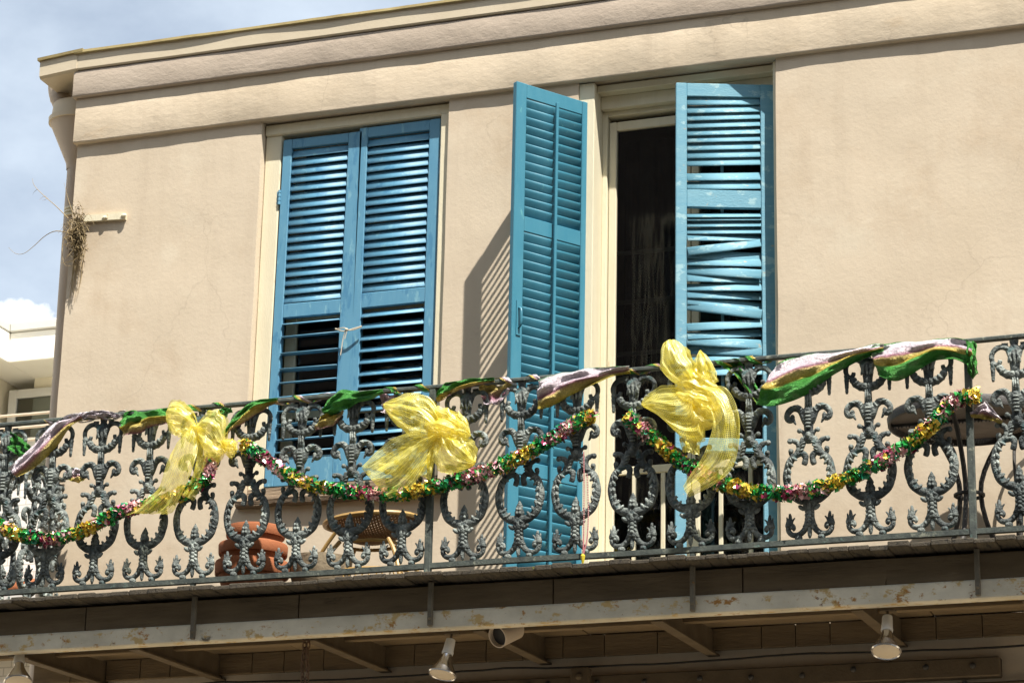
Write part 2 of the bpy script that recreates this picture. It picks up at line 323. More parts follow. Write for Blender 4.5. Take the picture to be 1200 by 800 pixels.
def brick_mat():
    M, t, P = material('white_brick'); L = t.links.new
    tc = N(t, 'ShaderNodeTexCoord'); mp = N(t, 'ShaderNodeMapping'); L(tc.outputs['Object'], mp.inputs[0]); mp.inputs['Rotation'].default_value = (R(90), 0, 0)
    b = N(t, 'ShaderNodeTexBrick', i_Scale=4.); L(mp.outputs[0], b.inputs[0])
    b.inputs['Color1'].default_value = (.75, .73, .68, 1); b.inputs['Color2'].default_value = (.68, .66, .61, 1); b.inputs['Mortar'].default_value = (.5, .48, .44, 1)
    L(b.outputs[0], P.inputs['Base Color']); P.inputs['Roughness'].default_value = .85
    return M
M_BRICK = brick_mat()

def tulle_mat():
    """sheer yellow mesh ribbon with gold thread"""
    M, t, P = material('yellow_tulle'); L = t.links.new; t.nodes.remove(P); o = t.nodes['Material Output']
    uv = N(t, 'ShaderNodeUVMap')
    sp = N(t, 'ShaderNodeSeparateXYZ'); L(uv.outputs[0], sp.inputs[0])
    def wave(src, k):
        a = N(t, 'ShaderNodeMath', operation='MULTIPLY'); L(src, a.inputs[0]); a.inputs[1].default_value = k
        s = N(t, 'ShaderNodeMath', operation='SINE'); L(a.outputs[0], s.inputs[0])
        q = N(t, 'ShaderNodeMapRange', i_From_Min=-.3, i_From_Max=.9); L(s.outputs[0], q.inputs[0]); return q.outputs[0]
    w1 = wave(sp.outputs[0], 1100.); w2 = wave(sp.outputs[1], 620.)
    mx = N(t, 'ShaderNodeMath', operation='MAXIMUM'); L(w1, mx.inputs[0]); L(w2, mx.inputs[1])
    al = N(t, 'ShaderNodeMapRange', i_To_Min=.24, i_To_Max=.72); L(mx.outputs[0], al.inputs[0])
    n = N(t, 'ShaderNodeTexNoise', i_Scale=14., i_Detail=4.); tc = N(t, 'ShaderNodeTexCoord'); L(tc.outputs['Object'], n.inputs[0])
    r = N(t, 'ShaderNodeMapRange', i_From_Min=.35, i_From_Max=.65); L(n.outputs[0], r.inputs[0])
    c = N(t, 'ShaderNodeMix', data_type='RGBA'); L(r.outputs[0], c.inputs[0]); c.inputs[6].default_value = (.96, .84, .09, 1); c.inputs[7].default_value = (.97, .92, .32, 1)
    n2 = N(t, 'ShaderNodeTexNoise', i_Scale=95., i_Detail=4., i_Roughness=.7); L(tc.outputs['Object'], n2.inputs[0])
    g2 = N(t, 'ShaderNodeMapRange', i_From_Min=.60, i_From_Max=.68); L(n2.outputs[0], g2.inputs[0])
    bn = N(t, 'ShaderNodeBump', i_Strength=.35, i_Distance=.006); L(n2.outputs[0], bn.inputs['Height'])
    df = N(t, 'ShaderNodeBsdfDiffuse'); L(c.outputs[2], df.inputs[0]); L(bn.outputs[0], df.inputs['Normal'])
    tl = N(t, 'ShaderNodeBsdfTranslucent'); L(c.outputs[2], tl.inputs[0])
    gl = N(t, 'ShaderNodeBsdfGlossy', i_Roughness=.32); gl.inputs[0].default_value = (1, .93, .65, 1); L(bn.outputs[0], gl.inputs['Normal'])
    m1 = N(t, 'ShaderNodeMixShader', i_Fac=.5); L(df.outputs[0], m1.inputs[1]); L(tl.outputs[0], m1.inputs[2])
    gf = N(t, 'ShaderNodeMath', operation='MULTIPLY_ADD'); L(g2.outputs[0], gf.inputs[0]); gf.inputs[1].default_value = .55; gf.inputs[2].default_value = .12
    m2 = N(t, 'ShaderNodeMixShader'); L(gf.outputs[0], m2.inputs[0]); L(m1.outputs[0], m2.inputs[1]); L(gl.outputs[0], m2.inputs[2])
    tr = N(t, 'ShaderNodeBsdfTransparent'); tr.inputs[0].default_value = (1, .97, .82, 1)
    m3 = N(t, 'ShaderNodeMixShader'); L(al.outputs[0], m3.inputs[0]); L(tr.outputs[0], m3.inputs[1]); L(m2.outputs[0], m3.inputs[2])
    L(m3.outputs[0], o.inputs[0])
    return M
M_TULLE = tulle_mat()

def ribbon_mat():
    """woven metallic ribbon: broad green, gold and silvery violet stripes running along it (v = across the ribbon)"""
    M, t, P = material('metallic_ribbon'); L = t.links.new
    uv = N(t, 'ShaderNodeUVMap'); sp = N(t, 'ShaderNodeSeparateXYZ'); L(uv.outputs[0], sp.inputs[0])
    tc = N(t, 'ShaderNodeTexCoord'); n = N(t, 'ShaderNodeTexNoise', i_Scale=30., i_Detail=3.); L(tc.outputs['Object'], n.inputs[0])
    a = N(t, 'ShaderNodeMath', operation='MULTIPLY_ADD'); L(n.outputs[0], a.inputs[0]); a.inputs[1].default_value = .06; L(sp.outputs[1], a.inputs[2])
    fr = N(t, 'ShaderNodeMath', operation='FRACT'); L(a.outputs[0], fr.inputs[0])
    cr = N(t, 'ShaderNodeValToRGB'); L(fr.outputs[0], cr.inputs[0]); e = cr.color_ramp.elements
    e[0].position = 0; e[0].color = (.05, .26, .04, 1); e[1].position = .40; e[1].color = (.07, .33, .05, 1)
    for p, c in ((.45, (.56, .42, .05)), (.58, (.64, .52, .18)), (.64, (.40, .16, .22)), (.70, (.74, .62, .68)), (.96, (.86, .80, .84)), (1., (.03, .17, .03))):
        q = e.new(p); q.color = (*c, 1)
    n3 = N(t, 'ShaderNodeTexNoise', i_Scale=110., i_Detail=3.); L(tc.outputs['Object'], n3.inputs[0]); gr = N(t, 'ShaderNodeMapRange', i_From_Min=.3, i_From_Max=.7, i_To_Min=.7, i_To_Max=1.2); L(n3.outputs[0], gr.inputs[0])
    hs = N(t, 'ShaderNodeMix', data_type='RGBA', blend_type='MULTIPLY'); hs.inputs[0].default_value = 1.; L(cr.outputs[0], hs.inputs[6]); L(gr.outputs[0], hs.inputs[7])
    al_ = N(t, 'ShaderNodeMapRange', i_From_Min=.4, i_From_Max=.6, i_To_Min=.86, i_To_Max=.94); L(n.outputs[0], al_.inputs[0]); L(al_.outputs[0], P.inputs['Alpha'])
    L(hs.outputs[2], P.inputs['Base Color']); P.inputs['Metallic'].default_value = .4; P.inputs['Roughness'].default_value = .36
    n2 = N(t, 'ShaderNodeTexNoise', i_Scale=75., i_Detail=4., i_Roughness=.75); L(tc.outputs['Object'], n2.inputs[0])
    bn = N(t, 'ShaderNodeBump', i_Strength=1., i_Distance=.022); L(n2.outputs[0], bn.inputs['Height']); L(bn.outputs[0], P.inputs['Normal'])
    return M
M_RIBBON = ribbon_mat()
def foil(name, c, c2, rough=.28):
    return mat(name, c, c2, scale=50, rough=rough, metal=.45, rvar=.08, spec=.8)
FOIL = [foil('green_foil', (.03, .38, .06), (.015, .24, .05)), foil('gold_foil', (.80, .58, .08), (.62, .46, .05)),
        foil('magenta_foil', (.42, .045, .11), (.30, .035, .11)), foil('rose_foil', (.88, .58, .56), (.76, .42, .44), .35), foil('emerald_foil', (.01, .20, .11), (.02, .28, .14))]
M_BEAD = mat('rose_bead', (.62, .22, .24), (.66, .34, .32), scale=60, rough=.3, metal=.3)
M_YTAG = mat('yellow_tag', (.65, .52, .04), rough=.4)

# ================================================================== SETTING
g = MB(); g.add([(-400, -400, 0), (400, -400, 0), (400, 400, 0), (-400, 400, 0)], [(0, 1, 2, 3)]); g.build('road', M_ASPH, kind='structure')
g = MB(); g.box((-60, -2.2, -.3), (60, 30, .14), .02); g.build('pavement', M_PAVE, kind='structure')
g = MB(); g.box((-60, -40, -.3), (60, -13.8, .14), .02); g.build('pavement', M_PAVE, kind='structure')

# ================================================================== TOWNHOUSE
house = thing('townhouse', 'old beige stucco townhouse with blue louvred shutters and plaster cornice', 'building')
XL, XR, ZT = -2.875, 7.6, 8.36
WIN = (-1.625, -.425, 5.47, 7.805); DOOR = (.372, 1.535, 4.64, 7.805)
def frange(a, b, s):
    n = max(1, round((b-a)/s)); return [a+(b-a)*i/n for i in range(n)]
def wobble(x, z): return .007*nz(x, 0, z, .9)+.003*nz(x+9, 3, z, 2.6)+.0015*nz(x, 7, z, 9.)
def wall_mesh():
    b = MB()
    xs = frange(XL, WIN[0], .06)+frange(WIN[0], WIN[1], .06)+frange(WIN[1], DOOR[0], .06)+frange(DOOR[0], DOOR[1], .06)+frange(DOOR[1], 3.4, .06)+frange(3.4, XR, .3)+[XR]
    zs = frange(0, 4.0, .4)+frange(4.0, DOOR[2], .08)+frange(DOOR[2], WIN[2], .06)+frange(WIN[2], WIN[3], .06)+frange(WIN[3], ZT, .08)+[ZT]
    vid = {}
    def hole(x, z): return any(o[0] < x < o[1] and o[2] < z < o[3] for o in (WIN, DOOR))
    vs = []; fs = []
    for i, x in enumerate(xs):
        for j, z in enumerate(zs):
            xx = x + (.004*nz(z*3, x) if abs(x-XL) < 1e-6 else 0)
            for o in (WIN, DOOR):
                if x in (o[0], o[1]) and o[2]-.01 <= z <= o[3]+.01: xx += .006*nz(z*2.3, x*5)
            vid[i, j] = len(vs); vs.append((xx, wobble(x, z), z))
    for i in range(len(xs)-1):
        for j in range(len(zs)-1):
            if not hole((xs[i]+xs[i+1])/2, (zs[j]+zs[j+1])/2): fs.append((vid[i, j], vid[i+1, j], vid[i+1, j+1], vid[i, j+1]))
    # reveals
    def rev(path, dy):
        o = len(vs)
        for k in path: vs.append((vs[k][0], dy, vs[k][2]))
        for q in range(len(path)-1): fs.append((path[q], path[q+1], o+q+1, o+q))
    near = lambda L, v: min(range(len(L)), key=lambda k: abs(L[k]-v))
    for o in (WIN, DOOR):
        i0, i1, j0, j1 = near(xs, o[0]), near(xs, o[1]), near(zs, o[2]), near(zs, o[3])
        loop = [vid[i0, j] for j in range(j0, j1+1)]+[vid[i, j1] for i in range(i0+1, i1+1)]+[vid[i1, j] for j in range(j1-1, j0-1, -1)]+[vid[i, j0] for i in range(i1-1, i0-1, -1)]
        rev(loop, .26)
    left = [vid[0, j] for j in range(len(zs))]; rev(left, 9.)
    b.add(vs, fs); return b
wall_mesh().build('wall', M_STUCCO, house, smooth=True, recalc=False)

def band(name, prof, mt, amp, seed, x0=XL-.012, x1=XR, cham=.008):
    """long plaster moulding with hand-worked, wavy arrises; prof = list of (y, z)"""
    b = MB(); secs = []
    for x in frange(x0, x1, .05)+[x1]:
        secs.append([V3(x+.004*nz(z*9, y*9, seed), y+amp*nz(x, y*40+seed, z*9, 1.7)*.5+amp*.4*nz(x, seed, z*7, 6.), z+amp*nz(x, seed*1.7+y*30, z*5, .9)+amp*.35*nz(x, seed+3, z, 5.)) for y, z in prof])
    b.loft(secs); return b.build(name, mt, house, smooth=True)
def rbox(y0, y1, z0, z1, r=.012, n=3):
    """front-rounded profile from y0 (front) to y1 (back)"""
    out = []
    for cz, a0 in ((z0+r, 180), (z1-r, 90)):
        rng = range(n+1)
        for k in rng:
            a = R(270 - 90*k/n) if cz == z0+r else R(180-90*k/n)
            out.append((y0+r+r*math.cos(a), cz+r*math.sin(a)))
    out = [(y1, z0)] + out + [(y1, z1)]
    return out
band('frieze_band', rbox(-.034, .02, 7.800, 8.10), M_BAND, .0045, 2.)
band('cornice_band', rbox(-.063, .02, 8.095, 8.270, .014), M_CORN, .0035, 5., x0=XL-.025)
# eaves gutter
g = MB(); secs = []
prof = [(-.02, 8.274), (-.066, 8.274), (-.074, 8.282), (-.076, 8.378), (-.02, 8.378)]
gx = frange(XL-.02, XR, .1)+[XR]
for x in gx: secs.append([V3(x, y+.004*nz(x*2, 1, z), z+.004*nz(x*1.3, 4)) for y, z in prof])
g.loft(secs); gut = g.build('gutter', M_GALV, house)
g = MB(); g.loft([[V3(x, y+.005*nz(x*2.1, 6), z+.004*nz(x*1.3, 4)+.003*nz(x*7, 2)) for y, z in ((-.06, 8.378), (-.088, 8.372), (-.093, 8.378), (-.091, 8.395), (-.06, 8.393))] for x in gx]); g.build('gutter_lip', M_LIP, gut)
x_e = spot(46, 85, -.08).x; g = MB(); secs = []
for t_ in (0, .35, .75, 1):
    secs.append([V3(XL-.005+(x_e-XL+.005)*t_, y, z-.022*t_) for y, z in [(.30, 8.268), (-.06, 8.268), (-.076, 8.282), (-.079, 8.362), (-.079, 8.381), (.30, 8.381)]])
g.loft(secs); g.build('gutter_end', M_GALV, gut)
g = MB(); g.loft([[V3(x, y, z) for y, z in ((-.06, z_), (-.094, z_), (-.096, z_+.018), (-.06, z_+.018))] for x, z_ in ((XL+.04, 8.386), (x_e-.012, 8.360))]); g.build('gutter_lip', M_LIP, gut)
# roof behind the gutter
g = MB(); g.loft([[V3(x, y, z) for y, z in ((-.02, 8.32), (-.02, 8.372), (4.5, 8.9), (9., 8.372), (9., 8.32))] for x in (XL-.02, XR)]); g.build('roof', M_GREYROOF, house)
# downspout with leader head, just round the corner
PY = .21
def pz(px, py): return spot(px, py, PY)
ds = MB()
ds.tube([V3(pz(79, 215).x+.048, PY, pz(79, 192).z), V3(pz(79, 215).x+.048, PY, pz(79, 240).z), V3(pz(63, 440).x+.048, PY, pz(63, 440).z), V3(pz(63, 440).x+.048, PY, .2)], .05, 16); down = ds.build('downspout', M_PIPE, house, smooth=True)
hx = pz(91, 160).x+.01; hz = [pz(84, q).z for q in (200, 193, 148, 143, 139, 127)]
g = MB(); g.lathe([(.050, hz[0]), (.054, hz[1]), (.172, hz[2])], 30, Matrix.Translation((hx-.015, PY, 0)), cap=False); g.build('leader_head', M_PIPE, down, smooth=True)
g = MB(); g.lathe([(.172, hz[2]-.001), (.182, hz[2]), (.184, hz[3]), (.168, hz[3]+.004), (.160, hz[5]), (.150, hz[5]), (.155, hz[3])], 30, Matrix.Translation((hx-.015, PY, 0)), cap=False); o_ = g.build('leader_rim', M_GALV, down, smooth=True); o_.data.set_sharp_from_angle(angle=R(15))
ea = [pz(68, 88), pz(68, 104), pz(70, 114), pz(76, 126), pz(80, 140)]
g = MB(); path = crom(ea, 22); g.tube(path, [.062+(.004 if 9 < i < 18 and i % 2 else 0) for i in range(22)], 16); g.build('elbow', M_PIPE, down, smooth=True)
cx_ = pz(79, 250).x+.048; cz_ = pz(79, 247).z
g = MB()
for k in range(3): g.tube([V3(cx_+.054*math.cos(a), PY+.054*math.sin(a), cz_-.022*k) for a in [2*math.pi*i/20 for i in range(20)]], .011, 6, closed=True)
g.build('pipe_clamp', M_CREAM, down, smooth=True)
g = MB(); secs = [[V3(x, y, z+dz) for y, z in ((-.022, -.02), (-.022, .02), (.02, .02), (.02, -.02))] for x, dz in ((spot(100, 258, 0).x, 7.300), (spot(148, 258, 0).x, 7.287))]; g.loft(secs)
for px in (123, 145): q = spot(px, 258, -.02); g.ball((q.x, -.024, 7.288), (.02, .012, .012))
g.build('wall_strap', M_CREAM, down)

# dark room behind the openings
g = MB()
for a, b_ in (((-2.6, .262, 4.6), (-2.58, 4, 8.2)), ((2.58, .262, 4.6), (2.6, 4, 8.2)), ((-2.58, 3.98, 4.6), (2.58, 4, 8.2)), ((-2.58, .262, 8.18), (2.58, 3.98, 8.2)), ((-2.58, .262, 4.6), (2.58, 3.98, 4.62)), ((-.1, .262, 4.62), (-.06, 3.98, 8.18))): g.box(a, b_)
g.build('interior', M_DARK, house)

# ---- window frame, sash and sill
def frame_boards(b, x0, x1, z0, z1, w, y0, y1, bottom=True, ch=.004):
    b.box((x0, y0, z0), (x0+w, y1, z1), ch); b.box((x1-w, y0, z0), (x1, y1, z1), ch); b.box((x0+w-.001, y0+.002, z1-w), (x1-w+.001, y1, z1), ch)
    if bottom: b.box((x0+w-.001, y0+.002, z0), (x1-w+.001, y1, z0+w), ch)
win = MB(); x0, x1, z0, z1 = WIN
win.box((x0+.003, .056, z0+.03), (x0+.108, .25, z1-.080), .006); win.box((x1-.060, .028, z0+.03), (x1-.003, .25, z1-.080), .006)
win.box((x0+.002, .040, z1-.082), (x1-.002, .25, z1-.012), .008)
win = win.build('window', M_CREAM, house)
g = MB(); frame_boards(g, x0+.14, x1-.08, z0+.06, z1-.09, .07, .17, .21); g.box((-1.06, .172, z0+.12), (-1.0, .208, z1-.15))
for z in (6.0, 6.6, 7.15): g.box((x0+.2, .175, z-.02), (x1-.14, .205, z+.02))
g.build('sash', M_CREAM, win)
g = MB(); g.box((x0+.2, .188, z0+.12), (x1-.14, .192, z1-.15)); g.build('pane', M_GLASS, win)
g = MB(); secs = []
for x in frange(x0-.02, x1+.07, .04)+[x1+.07]:
    w = .018*nz(x*4, 3)+.012*nz(x*11, 5)
    secs.append([V3(x, y+.012*nz(x*6, y*30), z+w*.6+.008*nz(x*9, z*20)) for y, z in ((.2, 5.468), (-.042, 5.458), (-.056, 5.44), (-.050, 5.412), (-.02, 5.404), (.2, 5.41))])
g.loft(secs); sill = g.build('sill', M_WOODROT, win, label='rotten brown timber window sill')
g = MB(); secs = []
for x in frange(x0+.02, x1-.0, .05)+[x1]:
    secs.append([V3(x, y, z+.008*nz(x*8, z*30)) for y, z in ((.16, 5.53), (.022, 5.528), (.012, 5.474), (.16, 5.472))])
g.loft(secs); g.build('sill_board', M_WOODROT, win)

# ---- shutter leaves
def slat_mesh(w, dep=.062, th=.011):
    b = MB(); th = th*1.25
    ring = [(dep/2*math.cos(a), th/2*math.sin(a)*(abs(math.cos(a))*.25+.75)) for a in [2*math.pi*k/14 for k in range(14)]]
    b.loft([[V3(x, y, z) for y, z in ring] for x in (-w/2, w/2)])
    me = bpy.data.meshes.new('louver'); me.from_pydata(b.v, [], b.f)
    for p in me.polygons: p.use_smooth = len(p.vertices) == 4
    me.update(); return me
def leaf(label, hinge, rz, W_, H, sl, sr, rails, sections, mt, mslat, thick=.036, tilt=58, flip=1, rod=None, slat_dep=.062, skew=0., props=None):
    """hinge = bottom hinge corner; local x runs from hinge to free edge (flip=-1: towards -x); local -y is the street face"""
    b = MB(); X = lambda u: u*flip
    def bx(u0, u1, z_0, z_1, d=0.): b.box((min(X(u0), X(u1)), -thick/2+d, z_0), (max(X(u0), X(u1)), thick/2-d, z_1), .0035)
    bx(0, sl, 0, H); bx(W_-sr, W_, 0, H)
    for r0, r1 in rails: bx(sl-.0005, W_-sr+.0005, r0, r1, .003)
    o = b.build('shutter', mt, house, label=label); o.location = hinge; o.rotation_euler = (0, skew, rz)
    w = W_-sl-sr; um = X((sl+W_-sr)/2); me = slat_mesh(w-.004, slat_dep); me.materials.append(mslat)
    for item in sections:
        if len(item) == 4:                       # regular run: z from, z to, pitch, tilt
            za, zb, pitch, tl = item; n = int((zb-za)/pitch)
            for k in range(n):
                l = put('louver', me, o); l.location = (um, .0, za+(k+.5)*(zb-za)/n)
                l.rotation_euler = (R((tl+random.uniform(-2.5, 2.5))), R(random.uniform(-.6, .6)), 0)
        else:                                    # single slat: height at left end, right end, tilt, depth offset, width factor
            zl, zr, tl, dy, sc = item
            l = put('louver', me, o); l.location = (um, dy, (zl+zr)/2)
            l.rotation_euler = (R(tl), -math.atan2((zr-zl), w), R(random.uniform(-5, 5)) if dy else 0); l.scale = (1, sc, 1)
    return o
def hinge_part(o, z, x, y=-.018):
    b = MB(); b.tube([V3(x, y, z-.045), V3(x, y, z+.045)], .009, 8)
    for q in (-.02, .005, .03): b.tube([V3(x, y, z+q-.001), V3(x, y, z+q+.001)], .011, 8)
    b.box((x-.018, y+.004, z-.04), (x+.018, y+.010, z+.04)); b.build('hinge', M_BLUE, o, smooth=True)
# window, leaf over the wall side (its lower slats hang open)
Hw = 2.135; zb = 5.53
lw = leaf('blue louvred window shutter with its lower slats hanging open', (-1.516, .068, zb+.012), 0, .512, Hw+.012, .058, .088, [(0, .17), (1.02, 1.105), (Hw-.048, Hw+.012)],
     [(1.11, Hw-.053, .0535, 67)], M_BLUE, M_BLUE, skew=R(.35))
for k, (zc, tl, sk) in enumerate(((.985, 22, .004), (.905, 12, .006), (.80, 3, .002), (.70, -4, -.006), (.625, 14, .008), (.54, 20, .012), (.45, 8, .008), (.37, 2, .01), (.28, 12, .01), (.205, 16, .006))):
    l = put('louver', [c for c in lw.children if c.name.startswith('louver')][0].data, lw); l.location = ((.058+.515-.088)/2, 0, zc); l.rotation_euler = (R(tl), R(-sk*60), 0)
hinge_part(lw, 1.78, -.006)
rw = leaf('blue louvred window shutter with slats still closed, tied with twine', (-.488, .068, zb+.012), 0, .514, Hw+.03, .068, .052, [(0, .17), (1.035, 1.125), (Hw-.035, Hw+.03)],
     [(1.13, Hw-.04, .0535, 67), (.18, 1.03, .0655, 46)], M_BLUE, M_BLUE, flip=-1, skew=R(-.2))
hinge_part(rw, 1.86, .006)
# twine between the leaves
tw = thing('twine', 'knotted pale twine tying the two window shutters together', 'twine', tuple(spot(410, 385, .02)))
g = MB()
P_ = lambda a, b, y=.022: spot(a, b, y)-tw.location
g.tube(crom([P_(393, 385), P_(402, 388, +.012), P_(411, 386, +.010), P_(424, 382)], 12), .004, 6)
g.tube(crom([P_(393, 386), P_(403, 384, +.008), P_(411, 387, +.009), P_(424, 383)], 12), .003, 6); g.build('loop', M_TWINE, tw)
g = MB(); g.tube(crom([P_(405, 387, +.008), P_(402, 397, +.012), P_(400, 410, +.014), P_(399, 416, +.014)], 10), .003, 6); g.tube(crom([P_(407, 386, +.008), P_(404, 397, +.010)], 6), .003, 6); g.build('loose_end', M_TWINE, tw)
g = MB(); g.ball(P_(406, 386, +.008), .009); g.build('knot', M_TWINE, tw, smooth=True)

# door shutters
Hd = 3.0; zd = 4.675
hl = V3(.440, .062, zd); fl = V3(.127, -.385, zd); ang = math.atan2(fl.y-hl.y, fl.x-hl.x)
# local +x from hinge to free edge, so the street face ends up turned to the wall and the room face shows
ld = leaf('teal louvred door shutter swung wide open, room side showing with its tilt rod', hl, ang, .548, Hd, .085, .072, [(0, .20), (.72, .80), (2.115, 2.205), (Hd-.085, Hd)],
     [(.21, .715, .0535, 68), (.805, 2.11, .0535, 68), (2.21, Hd-.09, .0535, 68)], M_TEAL, M_TEAL)
g = MB(); g.box((.270, .030, .10), (.288, .046, Hd-.07), .003); g.build('tilt_rod', M_TEAL, ld)
g = MB(); g.tube(crom([(.505, .02, 1.66), (.505, .045, 1.645), (.505, .05, 1.60), (.505, .045, 1.555), (.505, .02, 1.54)], 12), .006, 8); g.box((.49, .019, 1.50), (.52, .024, 1.70)); g.build('handle', M_TEAL, ld, smooth=True)
hinge_part(ld, 2.62, -.004, .0); hinge_part(ld, 1.4, -.004, .0)
g = MB(); g.tube([V3(.533, 0, 2.80), V3(.533, 0, 2.98)], .008, 8); g.tube([V3(.533, 0, 2.05), V3(.533, 0, 2.2)], .008, 8); g.build('edge_bolt', M_DARKIRON, ld)

hr = V3(1.517, .122, zd); fr = V3(.972, -.076, zd)
angr = math.atan2(hr.y-fr.y, hr.x-fr.x)
def rz_at(py, left):   # photo row -> height on the right-hand leaf
    return (spot(802, py, -.06).z if left else spot(881, py, .065).z)-zd
rows = []
A = lambda q: 80+q/4.; B = lambda q: 250+q/4.
for a, b_ in ((155, 150), (195, 185), (230, 218), (265, 252), (300, 288), (332, 322), (368, 358), (405, 395), (440, 432), (510, 504), (550, 545)):
    rows.append((rz_at(A(a), 1), rz_at(A(b_), 0), 66+random.uniform(-4, 4), 0, 1))
rows.append((rz_at(A(690), 1), rz_at(A(686), 0), 40, 0, 1))
for a, b_, tl, dy in ((22, 18, 50, 0), (50, 46, 55, 0), (82, 78, 56, 0), (118, 108, 57, -.002), (186, 134, 74, -.014), (190, 202, 78, .004), (226, 232, 66, -.004), (262, 290, 80, -.010), (304, 304, 64, .002), (345, 348, 60, -.004),
                  (380, 383, 66, .002), (410, 430, 74, .006), (432, 476, 84, -.014), (534, 516, 66, -.006), (578, 552, 60, .004), (598, 614, 78, -.010), (630, 648, 84, .002), (690, 672, 60, 0)):
    rows.append((rz_at(B(a), 1), rz_at(B(b_), 0), tl, dy, .96))
zz = rows[-1][0]-.06
while zz > 1.28: rows.append((zz, zz+random.uniform(-.014, .014), 68+random.uniform(-8, 8), random.uniform(-.006, .004), 1)); zz -= .046
mid = rz_at(A(612), 1)
rd = leaf('weathered pale blue door shutter with broken, crooked slats', (hr.x, hr.y, hr.z), angr, .575, Hd+.01, .100, .062, [(0, .10), (.86, .935), (mid-.052, mid+.052), (Hd-.07, Hd+.01)], rows, M_BLUE2, M_BLUE2, flip=-1)
hinge_part(rd, 2.68, .008, -.014); hinge_part(rd, 1.2, .008, -.014)
g = MB(); g.box((-.32, .03, 1.2), (-.305, .042, 2.8)); g.build('tilt_rod', M_BLUE2, rd)

# ---- French door
x0, x1, z0, z1 = DOOR
g = MB()
g.box((x0+.002, .010, z0), (x0+.095, .25, z1-.012), .003); g.box((x1-.020, .020, z0), (x1-.002, .25, z1-.012), .003)
g.box((x0+.095, .060, z1-.055), (x1-.020, .25, z1-.012), .004)
g.box((x0+.095, .125, z1-.135), (x1-.020, .25, z1-.055), .005)
g.box((x0+.095, .165, z0), (x0+.125, .25, z1-.135), .003); g.box((x1-.046, .165, z0), (x1-.020, .25, z1-.135), .003)
g.box((x0+.125, .165, z1-.165), (x1-.046, .25, z1-.135), .003)
g.box((x0+.0, -.01, z0-.05), (x1, .25, z0+.03), .004)
door = g.build('door', M_CREAM, house)
def door_leaf(xa, xb):
    b = MB(); zt = z1-.193; zb_ = z0+.035
    b.box((xa, .190, zb_), (xa+.045, .228, zt), .004); b.box((xb-.045, .190, zb_), (xb, .228, zt), .004)
    b.box((xa+.045, .192, zt-.055), (xb-.045, .226, zt), .004); b.box((xa+.045, .192, zb_), (xb-.045, .226, zb_+.10), .004)
    b.box((xa+.045, .193, 5.50), (xb-.045, .225, 5.545), .004)
    for q in (.33, .67): b.box((xa+(xb-xa)*q-.012, .197, zb_+.10), (xa+(xb-xa)*q+.012, .222, 5.50), .003)
    o = b.build('door_leaf', M_CREAM, door)
    b = MB(); b.box((xa+.05, .208, zb_+.08), (xb-.05, .212, zt-.06)); b.build('glass', M_GLASS, door)
for zz_ in (6.81, 6.515, 6.207, 5.90):  # thin dark bars across the upper glass
    g = MB(); g.box((x0+.17, .213, zz_-.012), ((x0+x1)/2-.01, .222, zz_+.012)); g.build('pane_bar', M_PANE_BAR, door)
    g = MB(); g.box(((x0+x1)/2+.085, .213, zz_-.012), (x1-.095, .222, zz_+.012)); g.build('pane_bar', M_PANE_BAR, door)
door_leaf(x0+.128, (x0+x1)/2+.035); door_leaf((x0+x1)/2+.039, x1-.050)
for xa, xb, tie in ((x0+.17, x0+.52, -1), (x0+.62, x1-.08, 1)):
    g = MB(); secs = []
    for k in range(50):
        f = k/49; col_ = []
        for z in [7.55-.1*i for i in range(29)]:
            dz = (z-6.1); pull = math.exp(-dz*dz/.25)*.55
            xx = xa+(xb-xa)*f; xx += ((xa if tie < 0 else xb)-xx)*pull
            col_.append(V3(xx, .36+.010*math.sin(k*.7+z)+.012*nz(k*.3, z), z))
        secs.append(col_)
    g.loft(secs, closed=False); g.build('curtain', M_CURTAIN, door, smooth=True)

# ---- wall below the balcony: ledger plank with bolts
g = MB(); g.box((spot(300, 790, -.06).x, -.075, 4.235), (spot(1172, 770, -.06).x, -.002, 4.335), .006); led = g.build('ledger_plank', M_BRKT, house)
for px in (330, 405, 480, 556, 620, 642, 700, 755, 820, 880, 940, 1000, 1085, 1140):
    g = MB(); g.ball((spot(px, 780, -.075).x, -.076, 4.292+random.uniform(-.01, .01)), (.016, .016, .016)); g.build('bolt', M_DARKIRON, led, smooth=True)
g = MB(); g.box((XL+.1, -.05, 4.115), (XR, -.002, 4.165), .006); g.build('moulding', M_BRKT, house)
g = MB(); g.box((spot(683, 775, -.08).x-.05, -.14, 4.27), (spot(683, 775, -.08).x+.05, -.076, 4.37), .006); g.ball((spot(683, 775, -.08).x, -.142, 4.32), .02); g.build('junction_box', M_BRKT, house)

# ================================================================== BALCONY
BX0, BX1 = -2.93, 5.6
RY = -1.15                                   # plane of the railing
balc = thing('balcony', 'weathered timber balcony deck on rusty steel channel and brackets', 'balcony', (0, 0, 4.4))
def bpt(x, y, z): return (x, y, z-4.4)
x = BX0; k = 0
while x < BX1:
    w = random.uniform(.088, .108); g = MB(); yf = -1.262+random.uniform(-.022, .020)
    z0 = 4.628+random.uniform(-.004, .004)
    g.box(bpt(x+.0003, yf, z0), bpt(x+w-.0003, -.03, z0+.026+random.uniform(-.005, .003)), .004); g.build('deck_plank', M_DECKN, balc); x += w; k += 1
g = MB(); g.box(bpt(BX0+.02, -1.092, 4.592), bpt(BX1, -.035, 4.622)); g.build('leak_blocker', M_SOFFIT, balc)  # added sheet, hidden under the planks to block sun leaking through the gaps
